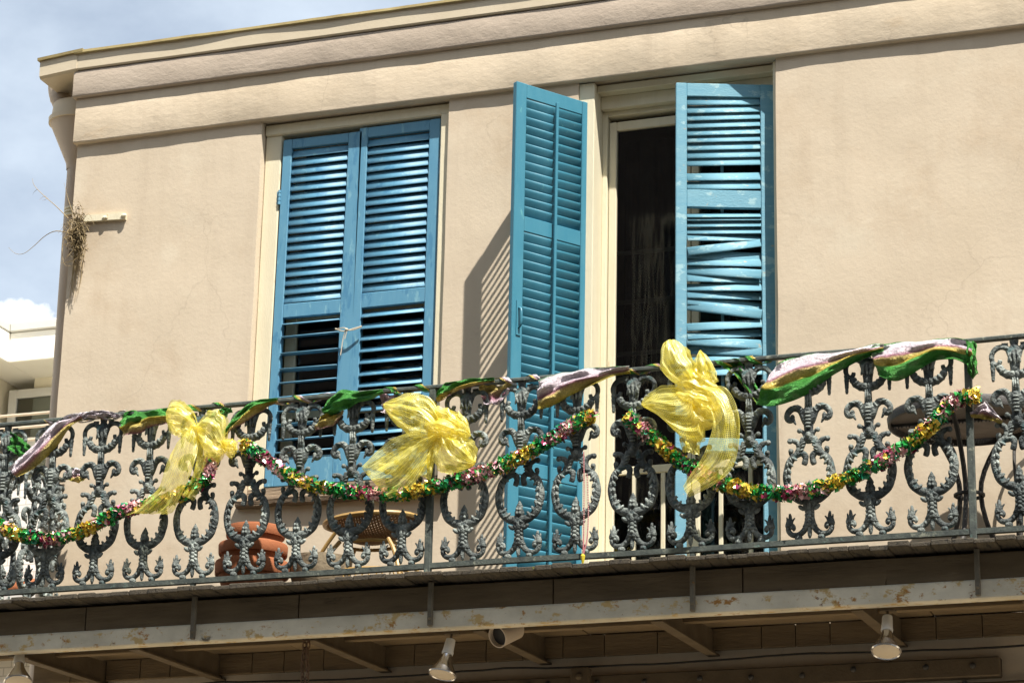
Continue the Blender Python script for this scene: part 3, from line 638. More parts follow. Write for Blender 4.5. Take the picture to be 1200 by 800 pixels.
# front fascia boards
cuts = [BX0+.05, -1.95, -.72, .66, 1.63, 2.33, 3.4, 4.5, BX1]
for a, b_ in zip(cuts, cuts[1:]):
    g = MB(); secs = []
    for x in frange(a+.004, b_-.004, .1)+[b_-.004]:
        e = .02 if abs(x-(b_-.004)) < 1e-6 and abs(b_-2.33) < .01 else 0
        secs.append([V3(*bpt(x+(e if z > 4.55 else 0), y, z+.004*nz(x*3, z*7))) for y, z in ((-1.095, 4.47), (-1.128, 4.47), (-1.130, 4.610), (-1.095, 4.612))])
    g.loft(secs); g.build('fascia_board', M_FASCIA, balc)
# steel channel along the front edge
g = MB(); secs = []
for x in frange(BX0+.02, BX1, .3)+[BX1]:
    secs.append([V3(*bpt(x, y, z+.003*nz(x*1.1, 2))) for y, z in ((-1.065, 4.392), (-1.142, 4.388), (-1.150, 4.394), (-1.150, 4.472), (-1.142, 4.482), (-1.10, 4.482), (-1.10, 4.474), (-1.140, 4.472), (-1.140, 4.402), (-1.065, 4.404))])
g.loft(secs); g.build('steel_channel', M_STEEL, balc)
for px, py in ((228, 715), (505, 705), (812, 690), (1146, 680)):
    sx = spot(px, py, -1.16).x; g = MB(); g.box(bpt(sx-.012, -1.176, 4.40), bpt(sx+.012, -1.153, 4.624), .003); g.ball(bpt(sx, -1.178, 4.44), .011); g.build('strap', M_STRAP, balc)
# brackets and soffit
for px in (16, 157, 362, 560, 769, 1004, 1205):
    sx = spot(px, 760-.05*px, -1.06).x
    g = MB(); g.loft([[V3(*bpt(sx+dx, -1.06, z)) for dx, z in ((-.006, 4.392), (.006, 4.392), (.006, 4.50), (-.006, 4.50))], [V3(*bpt(sx+dx, -.004, z)) for dx, z in ((-.006, 4.425), (.006, 4.425), (.006, 4.555), (-.006, 4.555))]])
    g.loft([[V3(*bpt(sx+dx, -1.06, z)) for dx, z in ((-.03, 4.384), (.03, 4.384), (.03, 4.393), (-.03, 4.393))], [V3(*bpt(sx+dx, -.004, z)) for dx, z in ((-.03, 4.417), (.03, 4.417), (.03, 4.426), (-.03, 4.426))]])
    g.build('bracket', M_BRKT, balc)
for ya, yb in ((-1.09, -.80), (-.795, -.52), (-.515, -.26), (-.255, -.01)):
    xx = BX0+.04
    while xx < BX1:
        l = random.uniform(1.6, 2.6); xe = min(xx+l, BX1); dz = random.uniform(-.006, .006)
        g = MB(); g.box(bpt(xx, ya, 4.565+dz), bpt(xe-.006, yb, 4.585+dz), .003); g.build('soffit_board', M_SOFFIT, balc); xx = xe
g = MB(); g.box(bpt(BX0+.05, -.62, 4.47), bpt(BX1, -.575, 4.562), .004); g.build('joist', M_SOFFIT, balc)
xx = BX0+.06
while xx < BX1:
    xe = min(xx+random.uniform(.18, .3), BX1); g = MB(); g.box(bpt(xx, -.045, 4.445), bpt(xe-.004, -.012, 4.56), .003); g.build('wall_board', M_SOFFIT, balc); xx = xe

# ================================================================== IRON RAILING
ZB, ZR = 4.711, 5.656
rail = thing('iron_railing', 'ornate cast iron balcony railing with scrolled balusters', 'railing', (0, RY, 4.66))
ro = rail.location
def rp(x, y, z): return (x-ro.x, y-ro.y, z-ro.z)
g = MB(); secs = []
for x in frange(-2.82, BX1, .12)+[BX1]:
    dz = .004*nz(x*1.4, 8)
    secs.append([V3(*rp(x, RY+dy, ZR+dz+z)) for dy, z in ((-.022, -.008), (-.022, .004), (-.012, .011), (.012, .011), (.022, .004), (.022, -.008))])
g.loft(secs); g.build('top_rail', M_RAIL, rail)
g = MB(); secs = []
for x in frange(-2.82, BX1, .12)+[BX1]:
    dz = .004*nz(x*1.2, 18)
    secs.append([V3(*rp(x, RY+dy, ZB+dz+z)) for dy, z in ((-.016, -.013), (-.016, .013), (.016, .013), (.016, -.013))])
g.loft(secs); g.build('bottom_rail', M_RAIL, rail)
g = MB(); g.box(rp(-2.812, RY+.02, ZR-.008), rp(-2.775, -.005, ZR+.008), .003); g.build('top_rail', M_RAIL, rail)
g = MB(); g.box(rp(-2.808, RY+.02, ZB-.012), rp(-2.778, -.005, ZB+.012), .003); g.build('bottom_rail', M_RAIL, rail)
for px in (505, 1139):
    sx = spot(px, 560, RY).x
    g = MB(); g.box(rp(sx-.017, RY-.020, 4.655), rp(sx+.017, RY+.012, ZR-.009), .003); g.build('post', M_RAIL, rail)
g = MB(); g.box(rp(-2.815, RY-.02, 4.655), rp(-2.775, RY+.02, ZR+.02), .004); g.build('post', M_RAIL, rail)
for sx in (-1.32, 1.386):
    g = MB(); g.box(rp(sx-.013, RY-.013, 4.655), rp(sx+.013, RY+.013, ZB-.013), .003); g.build('foot', M_RAIL, rail)

def baluster_mesh():
    b = MB()
    def T(pts, r0, r1=None, n=18, seg=7, flat=.75, y=0., leafy=0., lf=6., mir=True, yb=0.):
        r1 = r0 if r1 is None else r1
        for s in ((1, -1) if mir else (1,)):
            p = crom([(s*q[0], y-(q[2] if len(q) > 2 else 0), q[1]) for q in pts], n)
            rr = [(r0+(r1-r0)*i/(n-1))*(1+leafy*abs(math.sin(lf*math.pi*i/(n-1)))) for i in range(n)]
            b.tube(p, rr, seg, flat=flat)
    def leafb(x, z, rx, rz_, ry=.009, a=0., y=-.010, mir=True):
        """a small raised leaf lobe"""
        for s in ((1, -1) if mir and abs(x) > 1e-4 else (1,)):
            c = MB(); c.ball((0, 0, 0), (rx, ry, rz_), 6, 4)
            M = Matrix.Translation((s*x, y, z)) @ Matrix.Rotation(-s*a, 4, 'Y'); b.add([M @ Vector(p) for p in c.v], c.f)
    # feet
    for s in (1, -1): b.ball((s*.057, 0, .013), (.020, .018, .019), 8, 6)
    # base volutes
    T([(.010, .085), (.030, .050), (.058, .030), (.090, .032), (.108, .055), (.102, .078), (.086, .078), (.080, .064), (.088, .056)], .016, .010, 22, flat=.9)
    leafb(.089, .064, .009, .009, .012)
    # flame leaves on the volutes
    T([(.104, .070), (.106, .092), (.098, .112), (.100, .138)], .018, .005, 8, leafy=.2, lf=3)
    T([(.096, .080), (.088, .100), (.074, .116)], .011, .003, 7); T([(.104, .085), (.112, .105), (.115, .122)], .009, .003, 6)
    # pendant leaf
    b.ball((0, -.006, .040), (.012, .012, .034), 6, 6)
    leafb(.014, .066, .010, .018, a=.5)
    # stem
    b.lathe([(.038, .070), (.030, .085), (.024, .110), (.023, .150), (.026, .170), (.040, .180), (.030, .200), (.020, .212)], 10, Matrix.Diagonal((1, .62, 1, 1)))
    for z in (.095, .115, .135, .155): leafb(0, z, .013, .012, .012, y=-.014); leafb(.015, z+.01, .009, .011, .008, y=-.010, a=.4)
    for dx, a in ((.018, .4), (.038, .9)): leafb(dx, .172-dx*.3, .012, .022, .010, a=-a)
    leafb(0, .168, .012, .024, .012, y=-.016)
    # bud
    b.lathe([(.010, .205), (.024, .222), (.026, .240), (.016, .258), (.019, .268), (.010, .285), (.002, .300)], 9, Matrix.Diagonal((1, .75, 1, 1)))
    for z in (.232, .25): leafb(.008, z, .009, .012, .008, y=-.016)
    # wreath
    T([(.004, .202), (.048, .204), (.086, .234), (.108, .284), (.112, .345), (.096, .398), (.066, .430), (.036, .438), (.018, .420), (.020, .395), (.026, .378)], .0205, .013, 40, seg=8, flat=.85, leafy=.16, lf=7)
    for q, (xx, zz, a) in enumerate(((.062, .218, 1.0), (.084, .244, .8), (.098, .275, .5), (.104, .31, .15), (.104, .345, -.1), (.096, .378, -.4), (.078, .404, -.7))):
        leafb(xx-.007, zz+.005, .009, .019, .009, a=a-.35, y=-.013); leafb(xx+.009, zz, .008, .017, .008, a=a+.3, y=-.011)
    T([(.104, .262), (.118, .270), (.124, .284)], .009, .004, 6); T([(.085, .24), (.078, .255), (.066, .262)], .008, .003, 6)
    # shoulder curls above the wreath
    T([(.074, .420), (.090, .436), (.092, .452), (.084, .458)], .011, .010, 8); b.ball((.090, -.002, .452), (.014, .013, .014)); b.ball((-.090, -.002, .452), (.014, .013, .014))
    T([(.050, .432), (.046, .462), (.056, .490), (.080, .505), (.094, .502)], .016, .010, 12, leafy=.2, lf=4); b.ball((.094, -.002, .503), (.015, .013, .015)); b.ball((-.094, -.002, .503), (.015, .013, .015))
    T([(.058, .432), (.040, .470), (.022, .515)], .018, .016, 10, leafy=.15, lf=4)
    for z in (.45, .468, .486): leafb(.036-(z-.45)*.3, z, .016, .006, .009, a=-.5)
    # upper stem with shell ribs
    b.lathe([(.014, .485), (.030, .505), (.030, .520), (.022, .540), (.024, .570), (.030, .610), (.036, .645), (.030, .660), (.020, .668), (.017, .735), (.022, .745)], 10, Matrix.Diagonal((1, .62, 1, 1)))
    for z in (.565, .583, .601, .619, .637): leafb(0, z, .017+.05*(z-.565), .007, .010, y=-.016)
    for xx in (-.011, 0, .011): b.tube([V3(xx, -.011, .668), V3(xx, -.011, .738)], .005, 5)
    b.ball((0, -.014, .525), (.014, .012, .016))
    T([(.018, .520), (.030, .545), (.046, .552)], .009, .009, 7); b.ball((.046, -.002, .552), (.013, .012, .013)); b.ball((-.046, -.002, .552), (.013, .012, .013))
    # large drooping scrolls
    T([(.012, .590), (.030, .640), (.056, .668), (.088, .664), (.108, .638), (.102, .612), (.086, .608), (.080, .624), (.088, .632)], .019, .010, 24, leafy=.15, lf=6)
    T([(.080, .618), (.072, .600), (.064, .586)], .011, .004, 6)
    for xx, zz, a in ((.036, .655, .6), (.056, .672, 1.1), (.078, .672, 1.7)): leafb(xx, zz, .007, .017, .008, a=a)
    # swag with drops
    T([(0, .748), (.034, .752), (.064, .772), (.078, .798)], .020, .015, 12, leafy=.3, lf=4, flat=.9)
    for xx, zz in ((.012, .752), (.034, .757), (.054, .770)): leafb(xx, zz, .010, .014, .010, a=.8, y=-.014)
    T([(.078, .798), (.092, .806), (.106, .812)], .009, .009, 6)
    T([(.105, .820), (.106, .790), (.106, .755), (.106, .722)], .012, .006, 10, leafy=.35, lf=4)
    # crown and hooks under the rail
    b.lathe([(.022, .745), (.024, .790), (.030, .830), (.042, .868), (.030, .880), (.018, .900), (.022, .915), (.022, .932)], 10, Matrix.Diagonal((1, .6, 1, 1)))
    for xx, a in ((-.022, -.25), (0, 0), (.022, .25)): leafb(abs(xx) if xx else 0, .835, .008, .034, .009, a=a, y=-.016)
    T([(.022, .872), (.050, .892), (.084, .888), (.107, .862), (.108, .828), (.092, .806), (.074, .812), (.070, .828)], .014, .010, 20, leafy=.12, lf=5)
    T([(.030, .905), (.060, .908)], .007, .005, 3)
    me = bpy.data.meshes.new('baluster'); me.from_pydata(b.v, [], b.f)
    import bmesh
    bm = bmesh.new(); bm.from_mesh(me); bmesh.ops.recalc_face_normals(bm, faces=bm.faces[:]); bm.to_mesh(me); bm.free()
    for p in me.polygons: p.use_smooth = True
    me.materials.append(M_IRON); me.update(); return me
BM = baluster_mesh()
bal_x = [-.152-.2935*k for k in range(9)] + [.183+.2982*k for k in range(9)] + [2.985+.2982*k for k in range(8)]
for x in bal_x:
    o = put('baluster', BM, rail); o.location = rp(x, RY, ZB+.010); o.rotation_euler.z = R(random.uniform(-2, 2)); o.scale = (1, 1, (ZR-ZB-.016)/.932)
for y in (-.90, -.61, -.32, -.075):
    o = put('baluster', BM, rail); o.location = rp(-2.793, y, ZB+.010); o.rotation_euler.z = R(90); o.scale = (1, 1, (ZR-ZB-.016)/.932)

# ================================================================== SHEETS (bows and ribbons)
def sheet(rows, nu, nv, uscale=1., vscale=1., v0=0., wr=0., ws=9., seed=0., fine=0.):
    """smooth surface through rows of points: u along the strip, v across it"""
    rs = [crom(r, nv) for r in rows]
    cols = [crom([r[j] for r in rs], nu) for j in range(nv)]
    b = MB(); vs = []; uv = []
    for i in range(nu):
        for j in range(nv):
            p = cols[j][i].copy(); u, v = i/(nu-1), j/(nv-1)
            if wr:
                q = nz(u*ws*.7, v*ws*1.1, seed)+.5*nz(u*ws*1.8, v*ws*2.4, seed+5)
                p += V3(.35*q, -q, .35*nz(u*ws, v*ws, seed+9))*wr
            if fine: p += V3(.4*nz(u*31, v*9, seed), -nz(u*23, v*21, seed+2), .4*nz(u*9, v*27, seed+4))*fine
            vs.append(p); uv.append((u*uscale, v0+v*vscale))
    fs = [(i*nv+j, i*nv+j+1, (i+1)*nv+j+1, (i+1)*nv+j) for i in range(nu-1) for j in range(nv-1)]
    b.add(vs, fs); b.uv = uv; return b

def bow(label, knot, loops, tails):
    kp = spot(knot[0], knot[1], -1.20); t = thing('tulle_bow', label, 'bow', tuple(kp), 'yellow bows tied to the railing')
    L = t.location
    for (top, bot, dep, seed) in loops:      # a puffed loop: front and back layer between its two outlines, knot end first
        n = 13; tp = crom([(a+1.8*nz(a*.13, b*.1, seed), b+1.8*nz(a*.1, b*.13, seed+3), 0) for a, b in top], n); bt = crom([(a+1.8*nz(a*.12, b*.1, seed+5), b+1.8*nz(a*.1, b*.12, seed+7), 0) for a, b in bot], n)
        tp = [p+V3(4*nz(i*.9, seed), 4*nz(i*.9, seed+9), 0)*math.sin(math.pi*i/(n-1)) for i, p in enumerate(tp)]; bt = [p+V3(4*nz(i*.9, seed+2), 4*nz(i*.9, seed+13), 0)*math.sin(math.pi*i/(n-1)) for i, p in enumerate(bt)]
        rows = []
        for side in (1, -1):
            for i in (range(n) if side == 1 else range(n-2, -1, -1)):
                a, b_ = spot(tp[i].x, tp[i].y, -1.215), spot(bt[i].x, bt[i].y, -1.215); f = i/(n-1)
                sw = dep*math.sin(math.pi*min(.06+f*.94, 1))**.6*side
                rows.append([a.lerp(b_, q/8)-L+V3(0, -1, 0)*(sw*(.35+.65*math.sin(math.pi*q/8))+.012*math.sin(q*1.7+seed+i*.25)*(1.15-f)+.006*math.sin(q*3.9+seed*2)) for q in range(9)])
        sheet(rows, 84, 44, uscale=.6, vscale=.22, wr=.013, ws=7, seed=seed, fine=.003).build('loop', M_TULLE, t, smooth=2, recalc=False)
    for (pts, seed) in tails:           # pts: (left x, y, right x, y, depth)
        rows = []
        for (xa, ya, xb, yb, dp) in pts:
            a, b_ = spot(xa, ya, dp)-L, spot(xb, yb, dp)-L
            rows.append([a.lerp(b_, q/6)+V3(0, -1, 0)*(.028*math.sin(q/6*math.pi)+.012*math.sin(q*1.9+seed)) for q in range(7)])
        sheet(rows, 64, 40, uscale=.5, vscale=.2, wr=.014, ws=6, seed=seed, fine=.003).build('tail', M_TULLE, t, smooth=2, recalc=False)
    b = MB(); b.tube([V3(.015*math.cos(a), -.020+.026*math.sin(a), .004*math.sin(3*a)) for a in [2*math.pi*i/14 for i in range(14)]], .011, 8, closed=True, up=(0, 0, 1))
    b.uv = [(p[0]*3, p[2]*3) for p in b.v]; b.build('knot', M_TULLE, t, smooth=2)
    b = MB(); b.tube([(0, -.01, 0), (.003, .03, .02), (0, .05, .05)], .004, 6); b.build('tie_wire', M_TWINE, t)
    return t
bow('sheer yellow bow with one long tail sweeping onto the garland beside it', (231, 503), [
    ([(231, 498), (226, 482), (214, 470), (202, 472), (196, 486)], [(231, 506), (221, 510), (210, 511), (201, 506), (196, 488)], .06, 1.),
    ([(232, 498), (243, 484), (255, 480), (264, 492), (265, 508), (264, 525)], [(233, 506), (236, 520), (241, 536), (248, 542), (258, 537), (264, 527)], .06, 2.),
    ([(260, 516), (270, 513), (276, 518), (277, 526)], [(260, 524), (266, 534), (272, 535), (277, 528)], .03, 3.)],
    [([(224, 498, 234, 504, -1.22), (205, 520, 232, 528, -1.25), (193, 548, 225, 553, -1.26), (184, 572, 213, 580, -1.25), (165, 588, 204, 598, -1.24), (146, 603, 196, 603, -1.23)], 4.),
     ([(228, 502, 236, 504, -1.20), (231, 526, 246, 532, -1.205), (226, 556, 240, 560, -1.21), (214, 580, 226, 586, -1.215)], 5.)])
bow('sheer yellow bow with wide fanned loop and short spread tails', (523, 511), [
    ([(522, 506), (514, 482), (500, 464), (483, 460), (463, 468), (448, 474)], [(520, 514), (505, 513), (490, 512), (472, 505), (458, 490), (449, 476)], .07, 6.),
    ([(520, 500), (527, 482), (538, 484), (548, 495), (551, 508)], [(524, 510), (532, 512), (542, 515), (548, 513), (551, 510)], .035, 8.),
    ([(524, 508), (537, 508), (551, 512), (559, 526), (557, 541)], [(517, 512), (510, 530), (513, 547), (526, 555), (555, 545)], .055, 7.),
    ([(498, 484), (516, 476), (534, 488), (541, 506)], [(502, 514), (518, 525), (534, 522), (542, 509)], .06, 18.)],
    [([(513, 510, 525, 508, -1.21), (488, 516, 512, 522, -1.23), (462, 528, 500, 545, -1.235), (440, 540, 482, 572, -1.235), (424, 549, 457, 584, -1.23)], 9.),
     ([(505, 512, 522, 512, -1.20), (480, 506, 506, 540, -1.205), (450, 522, 486, 562, -1.19), (424, 547, 470, 560, -1.185)], 13.),
     ([(514, 512, 524, 512, -1.20), (503, 530, 512, 532, -1.21), (496, 545, 506, 560, -1.21), (488, 556, 504, 562, -1.21)], 10.)])
bow('sheer yellow bow with loop standing above the rail and curling tail', (815, 462), [
    ([(812, 457), (800, 452), (785, 447), (776, 430), (777, 408), (786, 399)], [(817, 453), (816, 436), (813, 422), (806, 408), (797, 401), (788, 398)], .07, 11.),
    ([(815, 455), (813, 440), (814, 425), (819, 411)], [(823, 457), (838, 447), (839, 437), (830, 420), (821, 410)], .045, 12.),
    ([(812, 462), (800, 456), (785, 453), (768, 456), (757, 466), (752, 474)], [(815, 470), (823, 492), (826, 516), (800, 512), (775, 490), (754, 476)], .05, 13.),
    ([(818, 462), (834, 465), (846, 474), (847, 485)], [(812, 470), (806, 486), (815, 501), (834, 501), (846, 487)], .05, 14.),
    ([(792, 444), (808, 434), (832, 444), (850, 462)], [(796, 470), (812, 488), (836, 490), (851, 466)], .055, 17.)],
    [([(812, 455, 830, 452, -1.22), (826, 470, 852, 456, -1.25), (836, 494, 866, 484, -1.27), (830, 520, 867, 518, -1.27), (822, 538, 858, 550, -1.26), (812, 553, 834, 570, -1.25), (801, 570, 808, 583, -1.24)], 15.),
     ([(806, 470, 820, 466, -1.20), (795, 492, 828, 490, -1.21), (796, 515, 822, 518, -1.21), (800, 530, 820, 534, -1.21)], 16.)])

# metallic ribbon wound round the top rail: each visible turn is one sheet from its upper to its lower edge
def ribbon(label, turns, at_, wraps=()):
    base = spot(at_[0], at_[1], -1.18); t = thing('metallic_ribbon', label, 'ribbon', tuple(base), 'metallic ribbon wound along the rail')
    L = t.location
    for k, (top, bot, v0, v1, dep) in enumerate(turns):
        n = 7; tp = crom([(a, b, 0) for a, b in top], n); bt = crom([(a, b, 0) for a, b in bot], n); rows = []
        for i in range(n):
            a, b_ = spot(tp[i].x, tp[i].y, -1.165), spot(bt[i].x, bt[i].y, -1.175)
            h = (a-b_).length
            rows.append([a.lerp(b_, q/5)+V3(0, -1, 0)*((dep*.7+.12*h)*math.sin((q/5*.9+.05)*math.pi)+.016*math.sin(q*2.6+i*1.3+k)+.008*math.sin(i*2.7+q*.8+k*2)) -L for q in range(6)])
        bb = sheet(rows, 40, 16, uscale=.4, vscale=v1-v0, v0=v0, wr=.015, ws=6, seed=k*3.1+at_[0])
        o = bb.build('turn', M_RIBBON, t, smooth=2, recalc=False)
        sm = o.modifiers.new('thickness', 'SOLIDIFY'); sm.thickness = .0015
    for pa, pb, v0 in wraps:
        xa, xb = spot(pa, 480-.087*(pa-200), RY).x, spot(pb, 480-.087*(pb-200), RY).x; n = max(10, int(abs(xb-xa)*140)); tn = max(1., abs(xb-xa)/.16)
        rows = []
        for i in range(n):
            f = i/(n-1); a = 2*math.pi*tn*f+pa; rr = .027+.006*nz(i*.3, pa); xx = xa+(xb-xa)*f; wd = .034+.016*nz(i*.21, pa+3)
            rows.append([V3(xx+(q-2)*.5*wd+.006*nz(i*.4, q), RY+rr*math.cos(a+(q-2)*.25), ZR-.002+rr*.85*math.sin(a+(q-2)*.25))-L for q in range(5)])
        bb = sheet(rows, n*2, 8, uscale=.4, vscale=.55, v0=v0, wr=.003, ws=6, seed=pa); bb.build('turn', M_RIBBON, t, smooth=2, recalc=False)
    return t
ribbon('violet, gold and green metallic ribbon looped around the rail near the house corner', [
    ([(99, 484), (76, 489), (58, 501), (34, 527), (11, 549)], [(97, 492), (84, 501), (68, 518), (48, 543), (22, 561)], .95, .45, .02),
    ([(96, 484), (110, 481), (126, 482), (143, 486)], [(97, 492), (110, 489), (126, 488), (143, 490)], .95, .7, .02),
    ([(36, 522), (28, 516), (20, 510), (12, 506)], [(30, 536), (22, 534), (16, 530), (8, 528)], .02, .25, -.03)], (90, 490), [(60, 146, .5)])
ribbon('green and gold metallic ribbon wound in long turns past the yellow bows', [
    ([(143, 492), (151, 483), (161, 481), (178, 480), (199, 479)], [(145, 511), (153, 510), (166, 505), (180, 499), (199, 497)], 1.12, 1.62, .02),
    ([(262, 508), (269, 497), (282, 480), (298, 471), (326, 467)], [(266, 514), (277, 500), (295, 489), (312, 479), (327, 472)], 1.05, 1.6, .025),
    ([(246, 485), (258, 480), (272, 478)], [(250, 497), (262, 492), (272, 482)], 1.02, 1.3, .015),
    ([(380, 481), (385, 469), (394, 461), (407, 457), (424, 459), (450, 456)], [(380, 485), (391, 485), (402, 481), (416, 476), (434, 467), (450, 461)], 1.02, 1.32, .03),
    ([(379, 486), (385, 482), (395, 482), (402, 480)], [(367, 502), (376, 503), (390, 498), (402, 484)], 1.36, 1.6, -.01),
    ([(513, 461), (523, 450), (546, 445), (581, 444)], [(513, 471), (528, 465), (547, 454), (579, 448)], 1.0, 1.6, .025),
    ([(560, 452), (572, 451), (586, 450), (598, 448)], [(566, 472), (576, 474), (586, 470), (596, 456)], 1.5, 1.68, -.05),
    ([(445, 463), (452, 462), (460, 461), (466, 460)], [(446, 482), (453, 484), (460, 480), (465, 470)], 1.64, 1.70, -.05),
    ([(632, 447), (655, 437), (690, 432), (738, 429)], [(632, 481), (644, 477), (666, 466), (702, 449), (739, 437)], 1.97, 1.40, .03)], (360, 475), [(198, 264, .1), (324, 382, .3), (446, 514, 0.), (578, 634, .4)])
ribbon('broad glittering ribbon swath, silvery pink above and green below, draped over the rail', [
    ([(908, 434), (917, 425), (944, 415), (976, 411), (1018, 405), (1036, 404)], [(886, 474), (908, 477), (938, 466), (958, 452), (992, 430), (1036, 413)], .98, .02, .02),
    ([(1020, 409), (1040, 403), (1072, 399), (1112, 397), (1141, 401)], [(1030, 441), (1048, 447), (1078, 433), (1108, 420), (1141, 432)], .98, .06, .02),
    ([(1132, 400), (1137, 399), (1141, 401), (1145, 405)], [(1135, 436), (1138, 442), (1142, 444), (1146, 438)], .05, .28, .02),
    ([(1138, 484), (1148, 474), (1156, 471), (1164, 481), (1174, 490)], [(1138, 488), (1150, 490), (1160, 493), (1168, 495), (1175, 495)], .95, .45, .015),
    ([(846, 420), (856, 421), (868, 424), (888, 455)], [(846, 430), (858, 436), (866, 446), (886, 472)], .05, .4, -.06)], (1010, 420), [(738, 770, .1), (845, 905, 0.)])
ribbon('violet and yellow ribbon end wound on the side rail by the house corner', [
    ([(78, 551), (88, 547), (99, 549)], [(80, 562), (90, 565), (101, 562)], .98, .4, -.0)], (90, 555))
S_side = [o for o in COL.objects if o.get('label', '').startswith('violet and yellow ribbon end')][0]
_w = spot(90, 555, -.18)-spot(90, 555, -1.18); S_side.location = spot(90, 555, -.18)
S_side.scale = (1.06, 1.06, 1.06)

# ================================================================== TINSEL GARLANDS
def garland(label, pix, n_pet, seed):
    rnd = random.Random(seed); pts = [spot(a, b, -1.205) for a, b in pix]; base = pts[len(pts)//2]
    t = thing('tinsel_garland', label, 'garland', tuple(base), 'tinsel garlands swagged along the railing'); L = t.location
    path = crom([p-L for p in pts], 160)
    for i, p in enumerate(path): p += V3(.006*nz(i*.2, seed), .008*nz(i*.25, seed+4), .008*nz(i*.22, seed+7))
    b = MB(); b.tube(path, .006, 6); b.build('core_wire', FOIL[0], t)
    mbs = [MB() for _ in FOIL]
    for k in range(n_pet):
        u = rnd.random()*158.9; i = int(u); p = path[i].lerp(path[i+1], u-i); tg = (path[i+1]-path[i]).normalized()
        ph = math.floor((u/159*len(pix)*3.2+rnd.gauss(0, .75)))
        ci = (0, 1, 0, 3, 4, 1, 0, 2, 0, 1, 3)[(ph*7+seed) % 11]
        if rnd.random() < .30: ci = rnd.choice((0, 0, 1, 2, 3, 3, 4))
        a = rnd.random()*2*math.pi; side = tg.orthogonal().normalized(); side = Matrix.Rotation(a, 3, tg) @ side
        rr = .007+.026*rnd.random()**.8; c = p+side*rr
        nrm = (side*1.0+tg*rnd.gauss(0, .7)+V3(rnd.gauss(0, .5), rnd.gauss(0, .5), rnd.gauss(0, .5))).normalized()
        e1 = nrm.orthogonal().normalized(); e1 = Matrix.Rotation(rnd.random()*6.3, 3, nrm) @ e1; e2 = nrm.cross(e1)
        s = rnd.uniform(.010, .021); cup = s*.45
        if rnd.random() < .28:
            ln_ = rnd.uniform(.014, .032); d_ = (side+tg*rnd.gauss(0, .8)+V3(0, 0, rnd.gauss(-.2, .4))).normalized(); w_ = nrm.cross(d_).normalized()*rnd.uniform(.0018, .0042)
            q0 = p+side*.006; q1 = q0+d_*ln_*.6+nrm*.004; q2 = q0+d_*ln_*1.25+nrm*rnd.uniform(-.008, .008)
            mbs[ci].add([q0-w_, q0+w_, q1+w_, q1-w_, q2+w_*.5, q2-w_*.5], [(0, 1, 2, 3), (3, 2, 4, 5)]); continue
        vs = [c]; m_ = 5
        for q in range(m_):
            aa = 2*math.pi*q/m_+rnd.uniform(-.25, .25); s2 = s*rnd.uniform(.75, 1.25)
            vs.append(c+(e1*math.cos(aa)+e2*math.sin(aa))*s2+nrm*cup*rnd.uniform(-.4, 1))
        mbs[ci].add(vs, [(0, 1, 2), (0, 3, 4), (0, 2, 3), (0, 5, 1)] if rnd.random() < .5 else [(0, 1, 2), (0, 2, 3), (0, 4, 5), (0, 5, 1)])
    for b, mt, nm in zip(mbs, FOIL, ('green_petals', 'gold_petals', 'magenta_petals', 'rose_petals', 'emerald_petals')):
        if b.v: b.build(nm, mt, t, recalc=False, kind='stuff')
    return t
garland('tinsel garland ending under the bow with the long tail, by the house corner', [(-30, 602), (0, 616), (25, 627), (55, 631), (85, 626), (115, 613), (145, 598), (180, 590), (215, 578), (240, 560), (248, 540)], 4600, 3)
garland('tinsel garland swagged below the window shutters, under the fanned bow', [(285, 522), (300, 530), (325, 548), (355, 564), (390, 573), (430, 578), (470, 578), (510, 570), (550, 560), (590, 545), (620, 530), (650, 512), (675, 495), (694, 487)], 6200, 5)
garland('tinsel garland swagged from the broken shutter to the square post', [(734, 487), (748, 500), (765, 512), (785, 530), (808, 547), (835, 562), (870, 573), (905, 578), (940, 575), (975, 567), (1010, 553), (1045, 533), (1075, 513), (1095, 495), (1112, 475), (1128, 466), (1146, 463)], 6600, 8)

# ================================================================== BEADS
t = thing('bead_necklace', 'string of small rose beads hanging from the railing in front of the teal shutter', 'beads', tuple(spot(686, 530, -1.185)))
g = MB(); L = t.location
strand = crom([spot(684, 530, -1.19), spot(684.5, 570, -1.19), spot(684, 620, -1.19), spot(683.5, 648, -1.19)], 60)
strand2 = crom([spot(688, 556, -1.17), spot(689.5, 600, -1.18), spot(688, 630, -1.19), spot(684, 648, -1.19)], 48)
for p in strand[::1]+strand2[::1]: g.ball(p-L, .0042, 6, 4)
g.build('beads', M_BEAD, t, smooth=True, kind='stuff')
g = MB(); g.tube([p-L for p in strand], .0015, 4); g.tube([p-L for p in strand2], .0015, 4); g.build('string', M_TWINE, t)
g = MB(); q = spot(683, 655, -1.19)-L; g.lathe([(.004, .028), (.012, .018), (.010, 0), (.004, -.022)], 8, Matrix.Translation(q)); g.build('medallion', M_YTAG, t, smooth=True)

